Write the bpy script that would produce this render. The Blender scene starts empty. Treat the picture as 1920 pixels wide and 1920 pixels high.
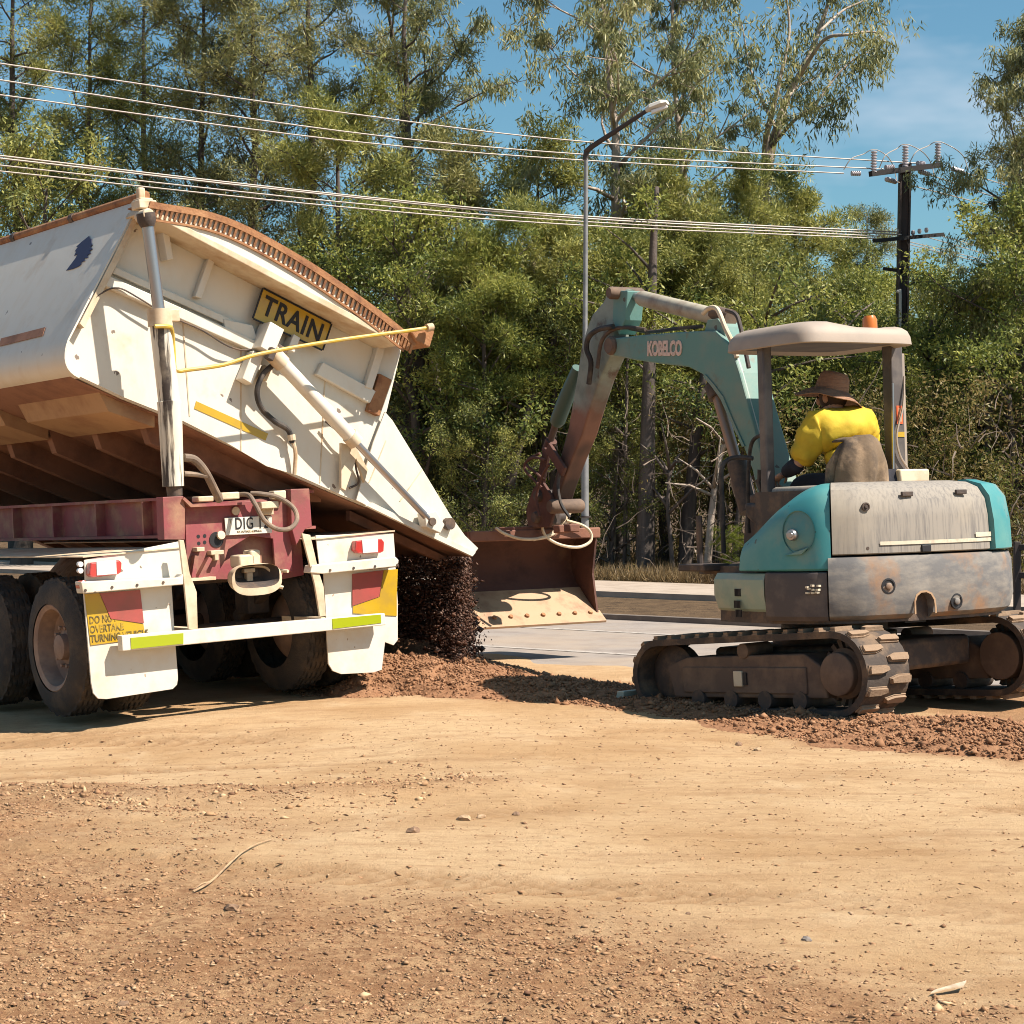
import bpy, bmesh, math, random
import numpy as np
from mathutils import Vector, Matrix, Euler

R = math.radians
scene = bpy.context.scene
col = scene.collection

# ---------------------------------------------------------------- camera, sky, sun, exposure
FPX, HZ, EYE = 3700.0, 905.0, 1.5          # focal length in photo pixels, horizon row, eye height
cam_d = bpy.data.cameras.new('camera')
cam = bpy.data.objects.new('camera', cam_d); col.objects.link(cam)
cam.location = (0, 0, EYE); cam.rotation_euler = (R(90), 0, 0)
cam_d.sensor_width = 36; cam_d.lens = FPX / 1920 * 36
cam_d.shift_y = (HZ - 960) / 1920
cam_d.clip_start = 0.1; cam_d.clip_end = 3000
scene.camera = cam

SUN_EL = R(53)
TRAVEL = Vector((-.945, .33, 0)).normalized()             # way the sunlight runs over the ground
sun_dir = Vector((TRAVEL.x * math.cos(SUN_EL), TRAVEL.y * math.cos(SUN_EL), -math.sin(SUN_EL)))
sd = bpy.data.lights.new('sun', 'SUN'); so = bpy.data.objects.new('sun', sd); col.objects.link(so)
sd.energy = 5.0; sd.angle = R(0.53); sd.color = (1.0, .905, .79)
so.rotation_euler = sun_dir.to_track_quat('-Z', 'Y').to_euler(); so.location = (30, -5, 40)

world = bpy.data.worlds.new('World'); scene.world = world; world.use_nodes = True
nt = world.node_tree; nt.nodes.clear()
wo = nt.nodes.new('ShaderNodeOutputWorld'); bg = nt.nodes.new('ShaderNodeBackground')
sky = nt.nodes.new('ShaderNodeTexSky'); sky.sky_type = 'NISHITA'; sky.sun_disc = False
sky.sun_elevation = SUN_EL
sky.sun_rotation = math.atan2(-TRAVEL.x, -TRAVEL.y)
sky.air_density = 1.0; sky.dust_density = 1.0; sky.ozone_density = 2.2
bg.inputs['Strength'].default_value = 0.064
CLOUDX = 1.6
# thin high cloud, fixed to the sky by direction
tc = nt.nodes.new('ShaderNodeTexCoord'); mp = nt.nodes.new('ShaderNodeMapping')
mp.inputs['Scale'].default_value = (2.6, 2.6, 7.0); mp.inputs['Location'].default_value = (CLOUDX, 0.1, 0.45)
nz = nt.nodes.new('ShaderNodeTexNoise'); nz.inputs['Scale'].default_value = 1.6; nz.inputs['Detail'].default_value = 5; nz.inputs['Roughness'].default_value = .55
rp = nt.nodes.new('ShaderNodeValToRGB'); rp.color_ramp.elements[0].position = .54; rp.color_ramp.elements[1].position = .74
mx = nt.nodes.new('ShaderNodeMix'); mx.data_type = 'RGBA'
mx.inputs[7].default_value = (7.6, 7.9, 8.6, 1)
ml = nt.nodes.new('ShaderNodeMath'); ml.operation = 'MULTIPLY'; ml.inputs[1].default_value = .55
hs = nt.nodes.new('ShaderNodeMix'); hs.data_type = 'RGBA'; hs.blend_type = 'MULTIPLY'; hs.inputs[0].default_value = 1
hs.inputs[7].default_value = (.70, 1.02, 1.02, 1)
L = nt.links.new
L(tc.outputs['Generated'], mp.inputs['Vector']); L(mp.outputs[0], nz.inputs['Vector']); L(nz.outputs[0], rp.inputs[0])
L(rp.outputs[0], ml.inputs[0]); L(ml.outputs[0], mx.inputs[0]); L(sky.outputs[0], hs.inputs[6]); L(hs.outputs[2], mx.inputs[6])
L(mx.outputs[2], bg.inputs['Color']); L(bg.outputs[0], wo.inputs['Surface'])

vs = scene.view_settings
vs.view_transform = 'Standard'; vs.look = 'None'; vs.gamma = 1; vs.exposure = 0.88; vs.use_curve_mapping = False
scene.cycles.max_bounces = 8; scene.cycles.diffuse_bounces = 2; scene.cycles.transparent_max_bounces = 8
scene.cycles.use_denoising = True; scene.cycles.denoising_prefilter = 'ACCURATE'; scene.cycles.filter_width = 1.0; scene.cycles.sample_clamp_indirect = 4
scene.cycles.caustics_reflective = False; scene.cycles.caustics_refractive = False

# ---------------------------------------------------------------- helpers
def ray(px, py):
    return Vector(((px - 960) / FPX, 1, -(py - HZ) / FPX))

def at(px, py, Y):
    """World point seen at photo pixel (px, py) at depth Y."""
    d = ray(px, py); return Vector((d.x * Y, Y, EYE + d.z * Y))

def on(M, px, py, axis, val):
    """Point, in the frame M, where the sight line of a photo pixel meets the plane axis = val of that frame."""
    I = M.inverted(); o = I @ Vector((0, 0, EYE)); d = I.to_3x3() @ ray(px, py)
    t = (val - o[axis]) / d[axis]
    return o + d * t

def tag(o, label=None, cat=None, group=None, kind=None):
    if label: o['label'] = label
    if cat: o['category'] = cat
    if group: o['group'] = group
    if kind: o['kind'] = kind
    return o

def empty(name, M=None, label=None, cat=None, group=None):
    o = bpy.data.objects.new(name, None); col.objects.link(o); o.empty_display_size = .2
    if M is not None: o.matrix_world = M
    return tag(o, label, cat, group)

def link_mesh(name, me, mats, parent=None):
    o = bpy.data.objects.new(name, me); col.objects.link(o)
    if mats is not None and not len(me.materials):
        for m in (mats if isinstance(mats, (list, tuple)) else [mats]): me.materials.append(m)
    if parent is not None: o.parent = parent
    return o

class MB:
    def __init__(s): s.v = []; s.f = []; s.m = []; s.cur = 0
    def add(s, vs, fs):
        b = len(s.v); s.v += [tuple(p) for p in vs]
        for f in fs: s.f.append(tuple(b + i for i in f)); s.m.append(s.cur)
        return s
    def box(s, c, size, rot=None):
        c = Vector(c); h = Vector(size) / 2; vs = []
        for x in (-1, 1):
            for y in (-1, 1):
                for z in (-1, 1):
                    p = Vector((x * h.x, y * h.y, z * h.z))
                    if rot is not None: p = rot @ p
                    vs.append(c + p)
        return s.add(vs, [(0, 1, 3, 2), (4, 6, 7, 5), (0, 4, 5, 1), (2, 3, 7, 6), (0, 2, 6, 4), (1, 5, 7, 3)])
    def bar(s, p0, p1, w, h, up=(0, 0, 1)):
        """Box along p0-p1, w across, h along up."""
        p0, p1 = Vector(p0), Vector(p1); d = (p1 - p0).normalized()
        a = d.cross(Vector(up)); a = a.normalized() if a.length > 1e-5 else d.orthogonal().normalized()
        b = a.cross(d)
        vs = [p + a * (w / 2 * i) + b * (h / 2 * j) for p in (p0, p1) for i, j in ((-1, -1), (1, -1), (1, 1), (-1, 1))]
        return s.add(vs, [(0, 1, 2, 3), (7, 6, 5, 4), (0, 4, 5, 1), (1, 5, 6, 2), (2, 6, 7, 3), (3, 7, 4, 0)])
    def prism(s, pts, off):
        """Closed outline pts pushed along off."""
        off = Vector(off); n = len(pts); a = [Vector(p) for p in pts]; b = [p + off for p in a]
        nrm = Vector((0, 0, 0))
        for i in range(n): nrm += a[i].cross(a[(i + 1) % n])
        fl = nrm.dot(off) > 0
        A = tuple(range(n)); B = tuple(range(n, 2 * n))
        fs = [A[::-1] if fl else A, B if fl else B[::-1]]
        for i in range(n):
            j = (i + 1) % n
            fs.append((i, j, n + j, n + i) if fl else (j, i, n + i, n + j))
        return s.add(a + b, fs)
    def sheet(s, pts, off, t, side):
        """Open bent sheet: polyline pts extruded along off, thickness t towards side (a function of the segment dir)."""
        pts = [Vector(p) for p in pts]; ns = []
        for i in range(len(pts)):
            d = (pts[min(i + 1, len(pts) - 1)] - pts[max(i - 1, 0)]).normalized()
            n = d.cross(Vector(off)).normalized() * side; ns.append(n)
        ring = pts + [p + n * t for p, n in reversed(list(zip(pts, ns)))]
        return s.prism(ring, off)
    def tube(s, pts, r, n=8, cap=True, up=None):
        pts = [Vector(p) for p in pts]; m = len(pts)
        rs = r if isinstance(r, (list, tuple)) else [r] * m
        vs = []; pa = None
        for i in range(m):
            d = (pts[min(i + 1, m - 1)] - pts[max(i - 1, 0)])
            d = d.normalized() if d.length > 1e-9 else Vector((0, 0, 1))
            if pa is None: a = d.orthogonal().normalized()
            else:
                a = pa - d * pa.dot(d); a = a.normalized() if a.length > 1e-6 else d.orthogonal().normalized()
            pa = a; b = d.cross(a)
            for k in range(n):
                t = 2 * math.pi * k / n
                vs.append(pts[i] + a * (rs[i] * math.cos(t)) + b * (rs[i] * math.sin(t)))
        fs = []
        for i in range(m - 1):
            for k in range(n):
                q = (k + 1) % n
                fs.append((i * n + k, i * n + q, (i + 1) * n + q, (i + 1) * n + k))
        if cap: fs += [tuple(range(n))[::-1], tuple(range((m - 1) * n, m * n))]
        return s.add(vs, fs)
    def cyl(s, p0, p1, r, r1=None, n=16):
        return s.tube([p0, p1], [r, r if r1 is None else r1], n)
    def lathe(s, p0, ax, prof, n=24, cap=True):
        """prof: (distance along ax, radius) pairs."""
        p0, ax = Vector(p0), Vector(ax).normalized()
        a = ax.orthogonal().normalized(); b = ax.cross(a); vs = []
        for t, r in prof:
            for k in range(n):
                w = 2 * math.pi * k / n
                vs.append(p0 + ax * t + a * (r * math.cos(w)) + b * (r * math.sin(w)))
        m = len(prof); fs = []
        for i in range(m - 1):
            for k in range(n):
                q = (k + 1) % n; fs.append((i * n + k, i * n + q, (i + 1) * n + q, (i + 1) * n + k))
        if cap: fs += [tuple(range(n))[::-1], tuple(range((m - 1) * n, m * n))]
        return s.add(vs, fs)
    def grid(s, rows):
        b = [Vector(p) for r in rows for p in r]; w = len(rows[0]); fs = []
        for i in range(len(rows) - 1):
            for j in range(w - 1):
                fs.append((i * w + j, i * w + j + 1, (i + 1) * w + j + 1, (i + 1) * w + j))
        return s.add(b, fs)
    def xf(s, M):
        s.v = [tuple(M @ Vector(p)) for p in s.v]; return s
    def build(s, name, mats, parent=None, smooth=True, bevel=0, seg=2, label=None, fix=False, angle=.6):
        me = bpy.data.meshes.new(name); me.from_pydata(s.v, [], s.f)
        if any(s.m): me.polygons.foreach_set('material_index', s.m)
        if fix:
            bm = bmesh.new(); bm.from_mesh(me); bmesh.ops.recalc_face_normals(bm, faces=bm.faces); bm.to_mesh(me); bm.free()
        if smooth:
            me.polygons.foreach_set('use_smooth', [True] * len(me.polygons)); me.set_sharp_from_angle(angle=angle)
        me.update()
        o = link_mesh(name, me, mats, parent)
        if bevel:
            bv = o.modifiers.new('bevel', 'BEVEL'); bv.width = bevel; bv.segments = seg; bv.limit_method = 'ANGLE'; bv.angle_limit = R(40)
            bv.harden_normals = False
        if label: o['label'] = label
        return o

def text_mesh(name, body, size, M, mat, parent, depth=.002, sx=1.0, align='CENTER', bold=0.0, spacing=1.0):
    """Lettering as real raised geometry; M places the text plane (x reading way, z out of the face) in the parent's frame."""
    cu = bpy.data.curves.new(name, 'FONT'); cu.body = body; cu.size = size; cu.align_x = align; cu.align_y = 'CENTER'
    cu.extrude = depth; cu.offset = bold; cu.resolution_u = 3; cu.space_character = spacing
    o = bpy.data.objects.new(name, cu); col.objects.link(o)
    dg = bpy.context.evaluated_depsgraph_get()
    me = bpy.data.meshes.new_from_object(o.evaluated_get(dg))
    bpy.data.objects.remove(o); bpy.data.curves.remove(cu)
    me.transform(M @ Matrix.Diagonal((sx, 1, 1, 1)))
    me.materials.clear(); me.materials.append(mat); me.name = name
    return link_mesh(name, me, None, parent)

def frame_from(o, x, y):
    """Matrix with the given origin and x, y ways (z = x cross y)."""
    x = Vector(x).normalized(); z = x.cross(Vector(y)).normalized(); y = z.cross(x)
    M = Matrix.Identity(4)
    for i, a in enumerate((x, y, z)):
        for k in range(3): M[k][i] = a[k]
    for k in range(3): M[k][3] = o[k]
    return M

def catmull(pts, n=6):
    pts = [Vector(p) for p in pts]; out = []
    P = [pts[0] * 2 - pts[1]] + pts + [pts[-1] * 2 - pts[-2]]
    for i in range(1, len(P) - 2):
        for k in range(n):
            t = k / n; a, b, c, d = P[i - 1], P[i], P[i + 1], P[i + 2]
            out.append(.5 * ((2 * b) + (c - a) * t + (2 * a - 5 * b + 4 * c - d) * t * t + (3 * b - a - 3 * c + d) * t ** 3))
    out.append(pts[-1]); return out

# ---------------------------------------------------------------- materials
def nodes(name):
    m = bpy.data.materials.new(name); m.use_nodes = True
    return m, m.node_tree, m.node_tree.nodes['Principled BSDF']

def surf(name, c, rough=.6, metal=0.0, c2=None, scale=4.0, lo=.45, hi=.65, detail=6, bump=0.0, bscale=60, stretch=None, c3=None, scale3=1.3, lo3=.5, hi3=.7, coat=0, spec=.5, amt3=1.0, chips=None, chip_scale=22, chip_thr=.86):
    """Weathered surface: base colour c, patches of c2 (noise), larger stains of c3, fine relief."""
    m, t, b = nodes(name); N = t.nodes.new; K = t.links.new
    b.inputs['Roughness'].default_value = rough; b.inputs['Metallic'].default_value = metal
    b.inputs['Specular IOR Level'].default_value = spec
    b.inputs['Coat Weight'].default_value = coat
    b.inputs['Base Color'].default_value = (*c, 1)
    co = N('ShaderNodeTexCoord'); src = co.outputs['Object']
    if stretch:
        mp = N('ShaderNodeMapping'); mp.inputs['Scale'].default_value = stretch; K(src, mp.inputs[0]); srcs = mp.outputs[0]
    else: srcs = src
    last = None
    for cc, sc, a, z, s_, am in ((c2, scale, lo, hi, srcs, 1.0), (c3, scale3, lo3, hi3, src, amt3)):
        if cc is None: continue
        nz = N('ShaderNodeTexNoise'); nz.inputs['Scale'].default_value = sc; nz.inputs['Detail'].default_value = detail; nz.inputs['Roughness'].default_value = .62
        K(s_, nz.inputs['Vector'])
        rp = N('ShaderNodeMapRange'); rp.inputs[1].default_value = a; rp.inputs[2].default_value = z; rp.inputs[4].default_value = am; K(nz.outputs[0], rp.inputs[0])
        mx = N('ShaderNodeMix'); mx.data_type = 'RGBA'
        if last is None: mx.inputs[6].default_value = (*c, 1)
        else: K(last, mx.inputs[6])
        mx.inputs[7].default_value = (*cc, 1); K(rp.outputs[0], mx.inputs[0]); last = mx.outputs[2]
    if chips is not None:    # small knocks and spots of bare or rusty metal
        vo = N('ShaderNodeTexVoronoi'); vo.inputs['Scale'].default_value = chip_scale; nw = N('ShaderNodeTexNoise'); nw.inputs['Scale'].default_value = chip_scale * 1.6; K(src, nw.inputs[0])
        va = N('ShaderNodeVectorMath'); va.operation = 'MULTIPLY_ADD'; va.inputs[1].default_value = (.05, .05, .05); K(nw.outputs['Color'], va.inputs[0]); K(src, va.inputs[2]); K(va.outputs[0], vo.inputs[0])
        sp = N('ShaderNodeSeparateColor'); K(vo.outputs['Color'], sp.inputs[0]); gt = N('ShaderNodeMath'); gt.operation = 'GREATER_THAN'; gt.inputs[1].default_value = chip_thr; K(sp.outputs[0], gt.inputs[0])
        sz = N('ShaderNodeMath'); sz.operation = 'MULTIPLY'; sz.inputs[1].default_value = .30; K(sp.outputs[1], sz.inputs[0])
        ls = N('ShaderNodeMath'); ls.operation = 'LESS_THAN'; K(vo.outputs['Distance'], ls.inputs[0]); K(sz.outputs[0], ls.inputs[1])
        mm = N('ShaderNodeMath'); mm.operation = 'MULTIPLY'; K(gt.outputs[0], mm.inputs[0]); K(ls.outputs[0], mm.inputs[1]); m2 = N('ShaderNodeMath'); m2.operation = 'MULTIPLY'; m2.inputs[1].default_value = .8; K(mm.outputs[0], m2.inputs[0])
        mx = N('ShaderNodeMix'); mx.data_type = 'RGBA'; mx.inputs[7].default_value = (*chips, 1); K(m2.outputs[0], mx.inputs[0])
        if last is None: mx.inputs[6].default_value = (*c, 1)
        else: K(last, mx.inputs[6])
        last = mx.outputs[2]
    if last is not None: K(last, b.inputs['Base Color'])
    if bump:
        nb = N('ShaderNodeTexNoise'); nb.inputs['Scale'].default_value = bscale; nb.inputs['Detail'].default_value = 4; K(src, nb.inputs['Vector'])
        bp = N('ShaderNodeBump'); bp.inputs['Strength'].default_value = bump; bp.inputs['Distance'].default_value = .01
        K(nb.outputs[0], bp.inputs['Height']); K(bp.outputs[0], b.inputs['Normal'])
    return m

def leaf_mat(name, cols, trans=.35):
    m, t, b = nodes(name); N = t.nodes.new; K = t.links.new
    g = N('ShaderNodeNewGeometry'); rp = N('ShaderNodeValToRGB'); cr = rp.color_ramp
    while len(cr.elements) < len(cols): cr.elements.new(.5)
    for i, c in enumerate(cols):
        cr.elements[i].position = i / (len(cols) - 1); cr.elements[i].color = (*c, 1)
    # clump-sized drift of hue so crowns are not one even green
    co = N('ShaderNodeTexCoord'); nz = N('ShaderNodeTexNoise'); nz.inputs['Scale'].default_value = .55; nz.inputs['Detail'].default_value = 2; K(co.outputs['Object'], nz.inputs['Vector'])
    ad = N('ShaderNodeMath'); ad.operation = 'MULTIPLY_ADD'; ad.inputs[1].default_value = .45; K(g.outputs['Random Per Island'], ad.inputs[0])
    mr = N('ShaderNodeMapRange'); mr.inputs[1].default_value = .3; mr.inputs[2].default_value = .7; mr.inputs[4].default_value = .55; K(nz.outputs[0], mr.inputs[0])
    K(mr.outputs[0], ad.inputs[2]); K(ad.outputs[0], rp.inputs[0])
    K(rp.outputs[0], b.inputs['Base Color']); b.inputs['Roughness'].default_value = .5; b.inputs['Specular IOR Level'].default_value = .35
    tr = N('ShaderNodeBsdfTranslucent'); K(rp.outputs[0], tr.inputs['Color'])
    ms = N('ShaderNodeMixShader'); ms.inputs[0].default_value = trans
    out = t.nodes['Material Output']; K(b.outputs[0], ms.inputs[1]); K(tr.outputs[0], ms.inputs[2]); K(ms.outputs[0], out.inputs['Surface'])
    return m
# ---------------------------------------------------------------- ground
rng = np.random.default_rng(7)
_perm = np.random.default_rng(3).permutation(4096)
def _hash(i, j, s): return _perm[(_perm[(_perm[(i + s * 17) & 4095] + j) & 4095] + s) & 4095] / 4095.0
def vnoise(x, y, s=0):
    x = np.asarray(x, float); y = np.asarray(y, float)
    i = np.floor(x).astype(int); j = np.floor(y).astype(int); fx = x - i; fy = y - j
    fx = fx * fx * (3 - 2 * fx); fy = fy * fy * (3 - 2 * fy)
    a = _hash(i, j, s); b = _hash(i + 1, j, s); c = _hash(i, j + 1, s); d = _hash(i + 1, j + 1, s)
    return (a + (b - a) * fx) * (1 - fy) + (c + (d - c) * fx) * fy
def fbm(x, y, s=0, o=4):
    r = 0; a = .5; f = 1
    for k in range(o): r = r + a * vnoise(x * f, y * f, s + k); a *= .5; f *= 2.03
    return r
def sm(x, a, b):
    t = np.clip((x - a) / (b - a), 0, 1); return t * t * (3 - 2 * t)

ROAD = Vector((-math.sin(R(55)), math.cos(R(55)), 0)); RN = Vector((math.cos(R(55)), math.sin(R(55)), 0))
def road_s(x, y): return RN.x * x + RN.y * y

WIND = np.array([(-1.35, 14.95), (-1.03, 14.80), (-.45, 15.0), (.16, 14.4), (.9, 13.95), (1.55, 13.05), (2.1, 12.15), (2.6, 11.55), (3.2, 11.15), (4.2, 10.6)])
WH = np.array([.06, .22, .17, .08, .045, .07, .08, .13, .10, .06]); WW = np.array([.3, .62, .72, .7, .62, .55, .6, .55, .5, .45])
def wind_dist(x, y):
    """Distance across the heap of spread soil and its height and half-width there."""
    best = np.full(np.shape(x), 1e9); hh = np.zeros(np.shape(x)); ww = np.ones(np.shape(x))
    for k in range(len(WIND) - 1):
        a, b = WIND[k], WIND[k + 1]; d = b - a; t = np.clip(((x - a[0]) * d[0] + (y - a[1]) * d[1]) / (d @ d), 0, 1)
        q = np.hypot(x - a[0] - t * d[0], y - a[1] - t * d[1]); u = q < best
        best = np.where(u, q, best); hh = np.where(u, WH[k] + (WH[k + 1] - WH[k]) * t, hh); ww = np.where(u, WW[k] + (WW[k + 1] - WW[k]) * t, ww)
    return best, hh, ww

def loose_mask(x, y):
    n = fbm(x * .9, y * .9, 11, 4) - .47
    n2 = fbm(x * 3.1, y * 3.1, 14, 4) - .47
    m = sm(6.75 + n * 3.0 + n2 * 1.6 - (y + 1.125 * x), -.75, 1.0)
    m2 = sm(.30 + n * .5 - np.abs(y - 9.75 - .35 * np.sin(x * 1.3)) , -.05, .3) * (1 - sm(x, -.5, .4)) * .8
    return np.clip(np.maximum(m, m2), 0, 1)

def rut(x, y):
    """Tyre prints: pressed bands with cross bars, and how strongly they mark the dirt."""
    d = 0; m = 0
    for c0, c1, c2, w, ph in ((11.75, -.20, .012, .15, 0), (12.2, -.20, .012, .15, .4), (8.9, .10, -.035, .17, .1), (10.75, -.05, -.02, .14, .7), (7.3, -.28, .02, .17, .3)):
        u = (y - (c0 + c1 * x + c2 * x * x)) / w; on_ = sm(1.15 - np.abs(u), 0, .25) * sm(fbm(x * .8 + c0, y * .8, 66, 3), .36, .56)
        bars = (np.sin((x + .35 * np.abs(u) * w * 3) * 46 + ph) > -.1)
        d = d + on_ * (.010 + .012 * bars); m = np.maximum(m, on_ * (.35 + .6 * bars))
    return d, m
def ground_h(x, y):
    s = road_s(x, y)
    w = sm(y, 8.5, 11.5) * (1 - sm(s, 11.6, 13.2))
    z = np.clip(.05 * (x + .4), -.26, 0) * w
    flat = 1 - sm(s, 12.4, 13.3)
    z = z + flat * ((fbm(x * .35, y * .35, 1, 3) - .45) * .07 + (fbm(x * 2.2, y * 2.2, 5, 3) - .45) * .022)
    lm = loose_mask(x, y)
    z = z + flat * ((fbm(x * 9, y * 9, 8, 3) - .45) * (.012 + .034 * lm) + lm * .012)
    # shallow wheel tracks curving past the trailer
    for off in (0, .75):
        c = 10.9 + off - .16 * x + .02 * x * x
        z = z - flat * .018 * np.exp(-((y - c) / .16) ** 2)
    z = z - flat * rut(x, y)[0]
    ax = .30 * np.exp(-((y - 9.75 - .35 * np.sin(x * 1.3)) / .28) ** 2) * (1 - sm(x, -.5, .6))
    z = z + ax * .14
    edge = s + (fbm(x * 1.1, y * 1.1, 55, 4) - .45) * 1.1
    z = z + .010 * sm(s, 12.6, 13.4) * (1 - sm(edge, 13.7, 14.3)) - sm(edge, 13.7, 14.3) * .035 * (1 - sm(s, 18.2, 19))
    far = sm(s, 18.2, 20)
    z = z + far * (.03 * (fbm(x * .5, y * .5, 21, 3) - .3))
    return z

def graded(a, b, step, lo, hi, g=1.13):
    c = list(np.arange(a, b + 1e-6, step)); d = step
    while c[-1] < hi: d = min(d * g, 60); c.append(c[-1] + d)
    d = step
    while c[0] > lo: d = min(d * g, 60); c.insert(0, c[0] - d)
    return np.array(c)

gx = graded(-4.6, 4.9, .036, -900, 900); gy = graded(4.6, 13.6, .036, -60, 1500)
XX, YY = np.meshgrid(gx, gy); ZZ = ground_h(XX, YY)
def grid_mesh(name, X, Y, Z, mat, attrs=None, kind='structure', parent=None):
    ny, nx = X.shape; me = bpy.data.meshes.new(name)
    v = np.stack([X, Y, Z], -1).reshape(-1, 3).astype(np.float32)
    i = np.arange(ny * nx).reshape(ny, nx); q = np.stack([i[:-1, :-1], i[:-1, 1:], i[1:, 1:], i[1:, :-1]], -1).reshape(-1, 4).astype(np.int32)
    quads_to_mesh(me, v, q)
    me.polygons.foreach_set('use_smooth', np.ones(len(q), bool))
    for k, a in (attrs or {}).items():
        at_ = me.attributes.new(k, 'FLOAT', 'POINT'); at_.data.foreach_set('value', a.reshape(-1).astype(np.float32))
    o = link_mesh(name, me, mat, parent)
    if kind: o['kind'] = kind
    return o
def quads_to_mesh(me, v, q):
    n = len(q); k = q.shape[1]
    me.vertices.add(len(v)); me.vertices.foreach_set('co', v.reshape(-1))
    me.loops.add(n * k); me.loops.foreach_set('vertex_index', q.reshape(-1))
    me.polygons.add(n); me.polygons.foreach_set('loop_start', np.arange(n, dtype=np.int32) * k)
    me.update(calc_edges=True); me.validate()

def ground_material():
    m, t, b = nodes('dry_dirt'); N = t.nodes.new; K = t.links.new
    b.inputs['Roughness'].default_value = .95; b.inputs['Specular IOR Level'].default_value = .15
    co = N('ShaderNodeTexCoord').outputs['Object']
    def noise(sc, det=5, ro=.6, st=None):
        n = N('ShaderNodeTexNoise'); n.inputs['Scale'].default_value = sc; n.inputs['Detail'].default_value = det; n.inputs['Roughness'].default_value = ro
        if st:
            mp = N('ShaderNodeMapping'); mp.inputs['Scale'].default_value = st; mp.inputs['Rotation'].default_value = (0, 0, R(8)); K(co, mp.inputs[0]); K(mp.outputs[0], n.inputs[0])
        else: K(co, n.inputs[0])
        return n.outputs[0]
    def rng_(s, a, z, o=1.0):
        r = N('ShaderNodeMapRange'); r.inputs[1].default_value = a; r.inputs[2].default_value = z; r.inputs[4].default_value = o; K(s, r.inputs[0]); return r.outputs[0]
    def mix(f, a, c, bl='MIX'):
        x = N('ShaderNodeMix'); x.data_type = 'RGBA'; x.blend_type = bl
        K(f, x.inputs[0]) if hasattr(f, 'is_linked') else setattr(x.inputs[0], 'default_value', f)
        K(a, x.inputs[6]) if hasattr(a, 'is_linked') else setattr(x.inputs[6], 'default_value', (*a, 1))
        K(c, x.inputs[7]) if hasattr(c, 'is_linked') else setattr(x.inputs[7], 'default_value', (*c, 1))
        return x.outputs[2]
    def attr(k):
        a = N('ShaderNodeAttribute'); a.attribute_name = k; return a.outputs['Fac']
    c = mix(rng_(noise(.7, 6), .40, .64), (.56, .385, .222), (.46, .29, .150))
    c = mix(rng_(noise(1.3, 6, .65, (.6, 3.2, 1)), .50, .68, .42), c, (.31, .165, .076))
    c = mix(rng_(noise(9, 6, .7, (1, 1.7, 1)), .50, .70, .6), c, (.34, .195, .095))
    c = mix(rng_(noise(2.1, 5, .7), .56, .74, .7), c, (.60, .44, .275))
    lo = mix(rng_(noise(24, 5, .8), .42, .62), (.47, .295, .158), (.24, .122, .062))
    lo = mix(rng_(noise(1.6, 4, .6), .40, .66, .7), lo, (.26, .13, .062))
    st = noise(3.0, 6, .7, (.35, 5.0, 1)); c = mix(rng_(st, .54, .68, .26), c, (.28, .15, .072)); c = mix(attr('rut'), c, (.36, .215, .11)); c = mix(attr('loose'), c, lo)
    rd = mix(rng_(noise(7, 5, .7), .4, .65), (.37, .20, .10), (.26, .13, .065))
    c = mix(attr('red'), c, rd)
    fl = mix(rng_(noise(5, 6, .75), .38, .64), (.15, .098, .056), (.06, .04, .026))  # leaf litter, with the shade on the verge darkened into its colour
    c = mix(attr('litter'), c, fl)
    # speckle of small dark chips and pale chips
    vo = N('ShaderNodeTexVoronoi'); vo.inputs['Scale'].default_value = 42; K(co, vo.inputs[0])
    sp = N('ShaderNodeSeparateColor'); K(vo.outputs['Color'], sp.inputs[0])
    ch = N('ShaderNodeMath'); ch.operation = 'LESS_THAN'; ch.inputs[1].default_value = .17; K(vo.outputs['Distance'], ch.inputs[0])
    gt = N('ShaderNodeMath'); gt.operation = 'GREATER_THAN'; gt.inputs[1].default_value = .76; K(sp.outputs[0], gt.inputs[0])
    mu = N('ShaderNodeMath'); mu.operation = 'MULTIPLY'; K(ch.outputs[0], mu.inputs[0]); K(gt.outputs[0], mu.inputs[1])
    mm = N('ShaderNodeMath'); mm.operation = 'MULTIPLY'; mm.inputs[1].default_value = .7; K(mu.outputs[0], mm.inputs[0])
    c = mix(mm.outputs[0], c, (.20, .10, .055))
    K(c, b.inputs['Base Color'])
    nb = noise(30, 6, .8); nb2 = noise(110, 4, .8)
    ad = N('ShaderNodeMath'); ad.operation = 'MULTIPLY_ADD'; ad.inputs[1].default_value = .35; K(nb2, ad.inputs[0]); K(nb, ad.inputs[2])
    bp = N('ShaderNodeBump'); bp.inputs['Strength'].default_value = 1.0; bp.inputs['Distance'].default_value = .019; K(ad.outputs[0], bp.inputs['Height']); K(bp.outputs[0], b.inputs['Normal'])
    return m
M_DIRT = ground_material()
wd, wh, ww = wind_dist(XX, YY); SS = road_s(XX, YY)
nzr = fbm(XX * 1.5, YY * 1.5, 31, 4) - .47
red = np.clip(1 - sm(wd / ww + nzr * .9, .75, 1.35), 0, 1) * (1 - sm(SS, 13.1, 13.5))
red = np.maximum(red, sm(XX - 2.3 + nzr * 1.5, 0, .5) * sm(YY + nzr, 11.4, 12.0) * (1 - sm(SS, 13.1, 13.5)) * .75)
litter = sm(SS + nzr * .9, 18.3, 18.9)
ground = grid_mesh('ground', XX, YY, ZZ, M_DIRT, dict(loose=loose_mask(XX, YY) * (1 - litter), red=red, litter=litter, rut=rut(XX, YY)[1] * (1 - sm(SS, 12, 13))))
ground['label'] = 'bare tan dirt lot with gravelly darker soil near the camera'

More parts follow.
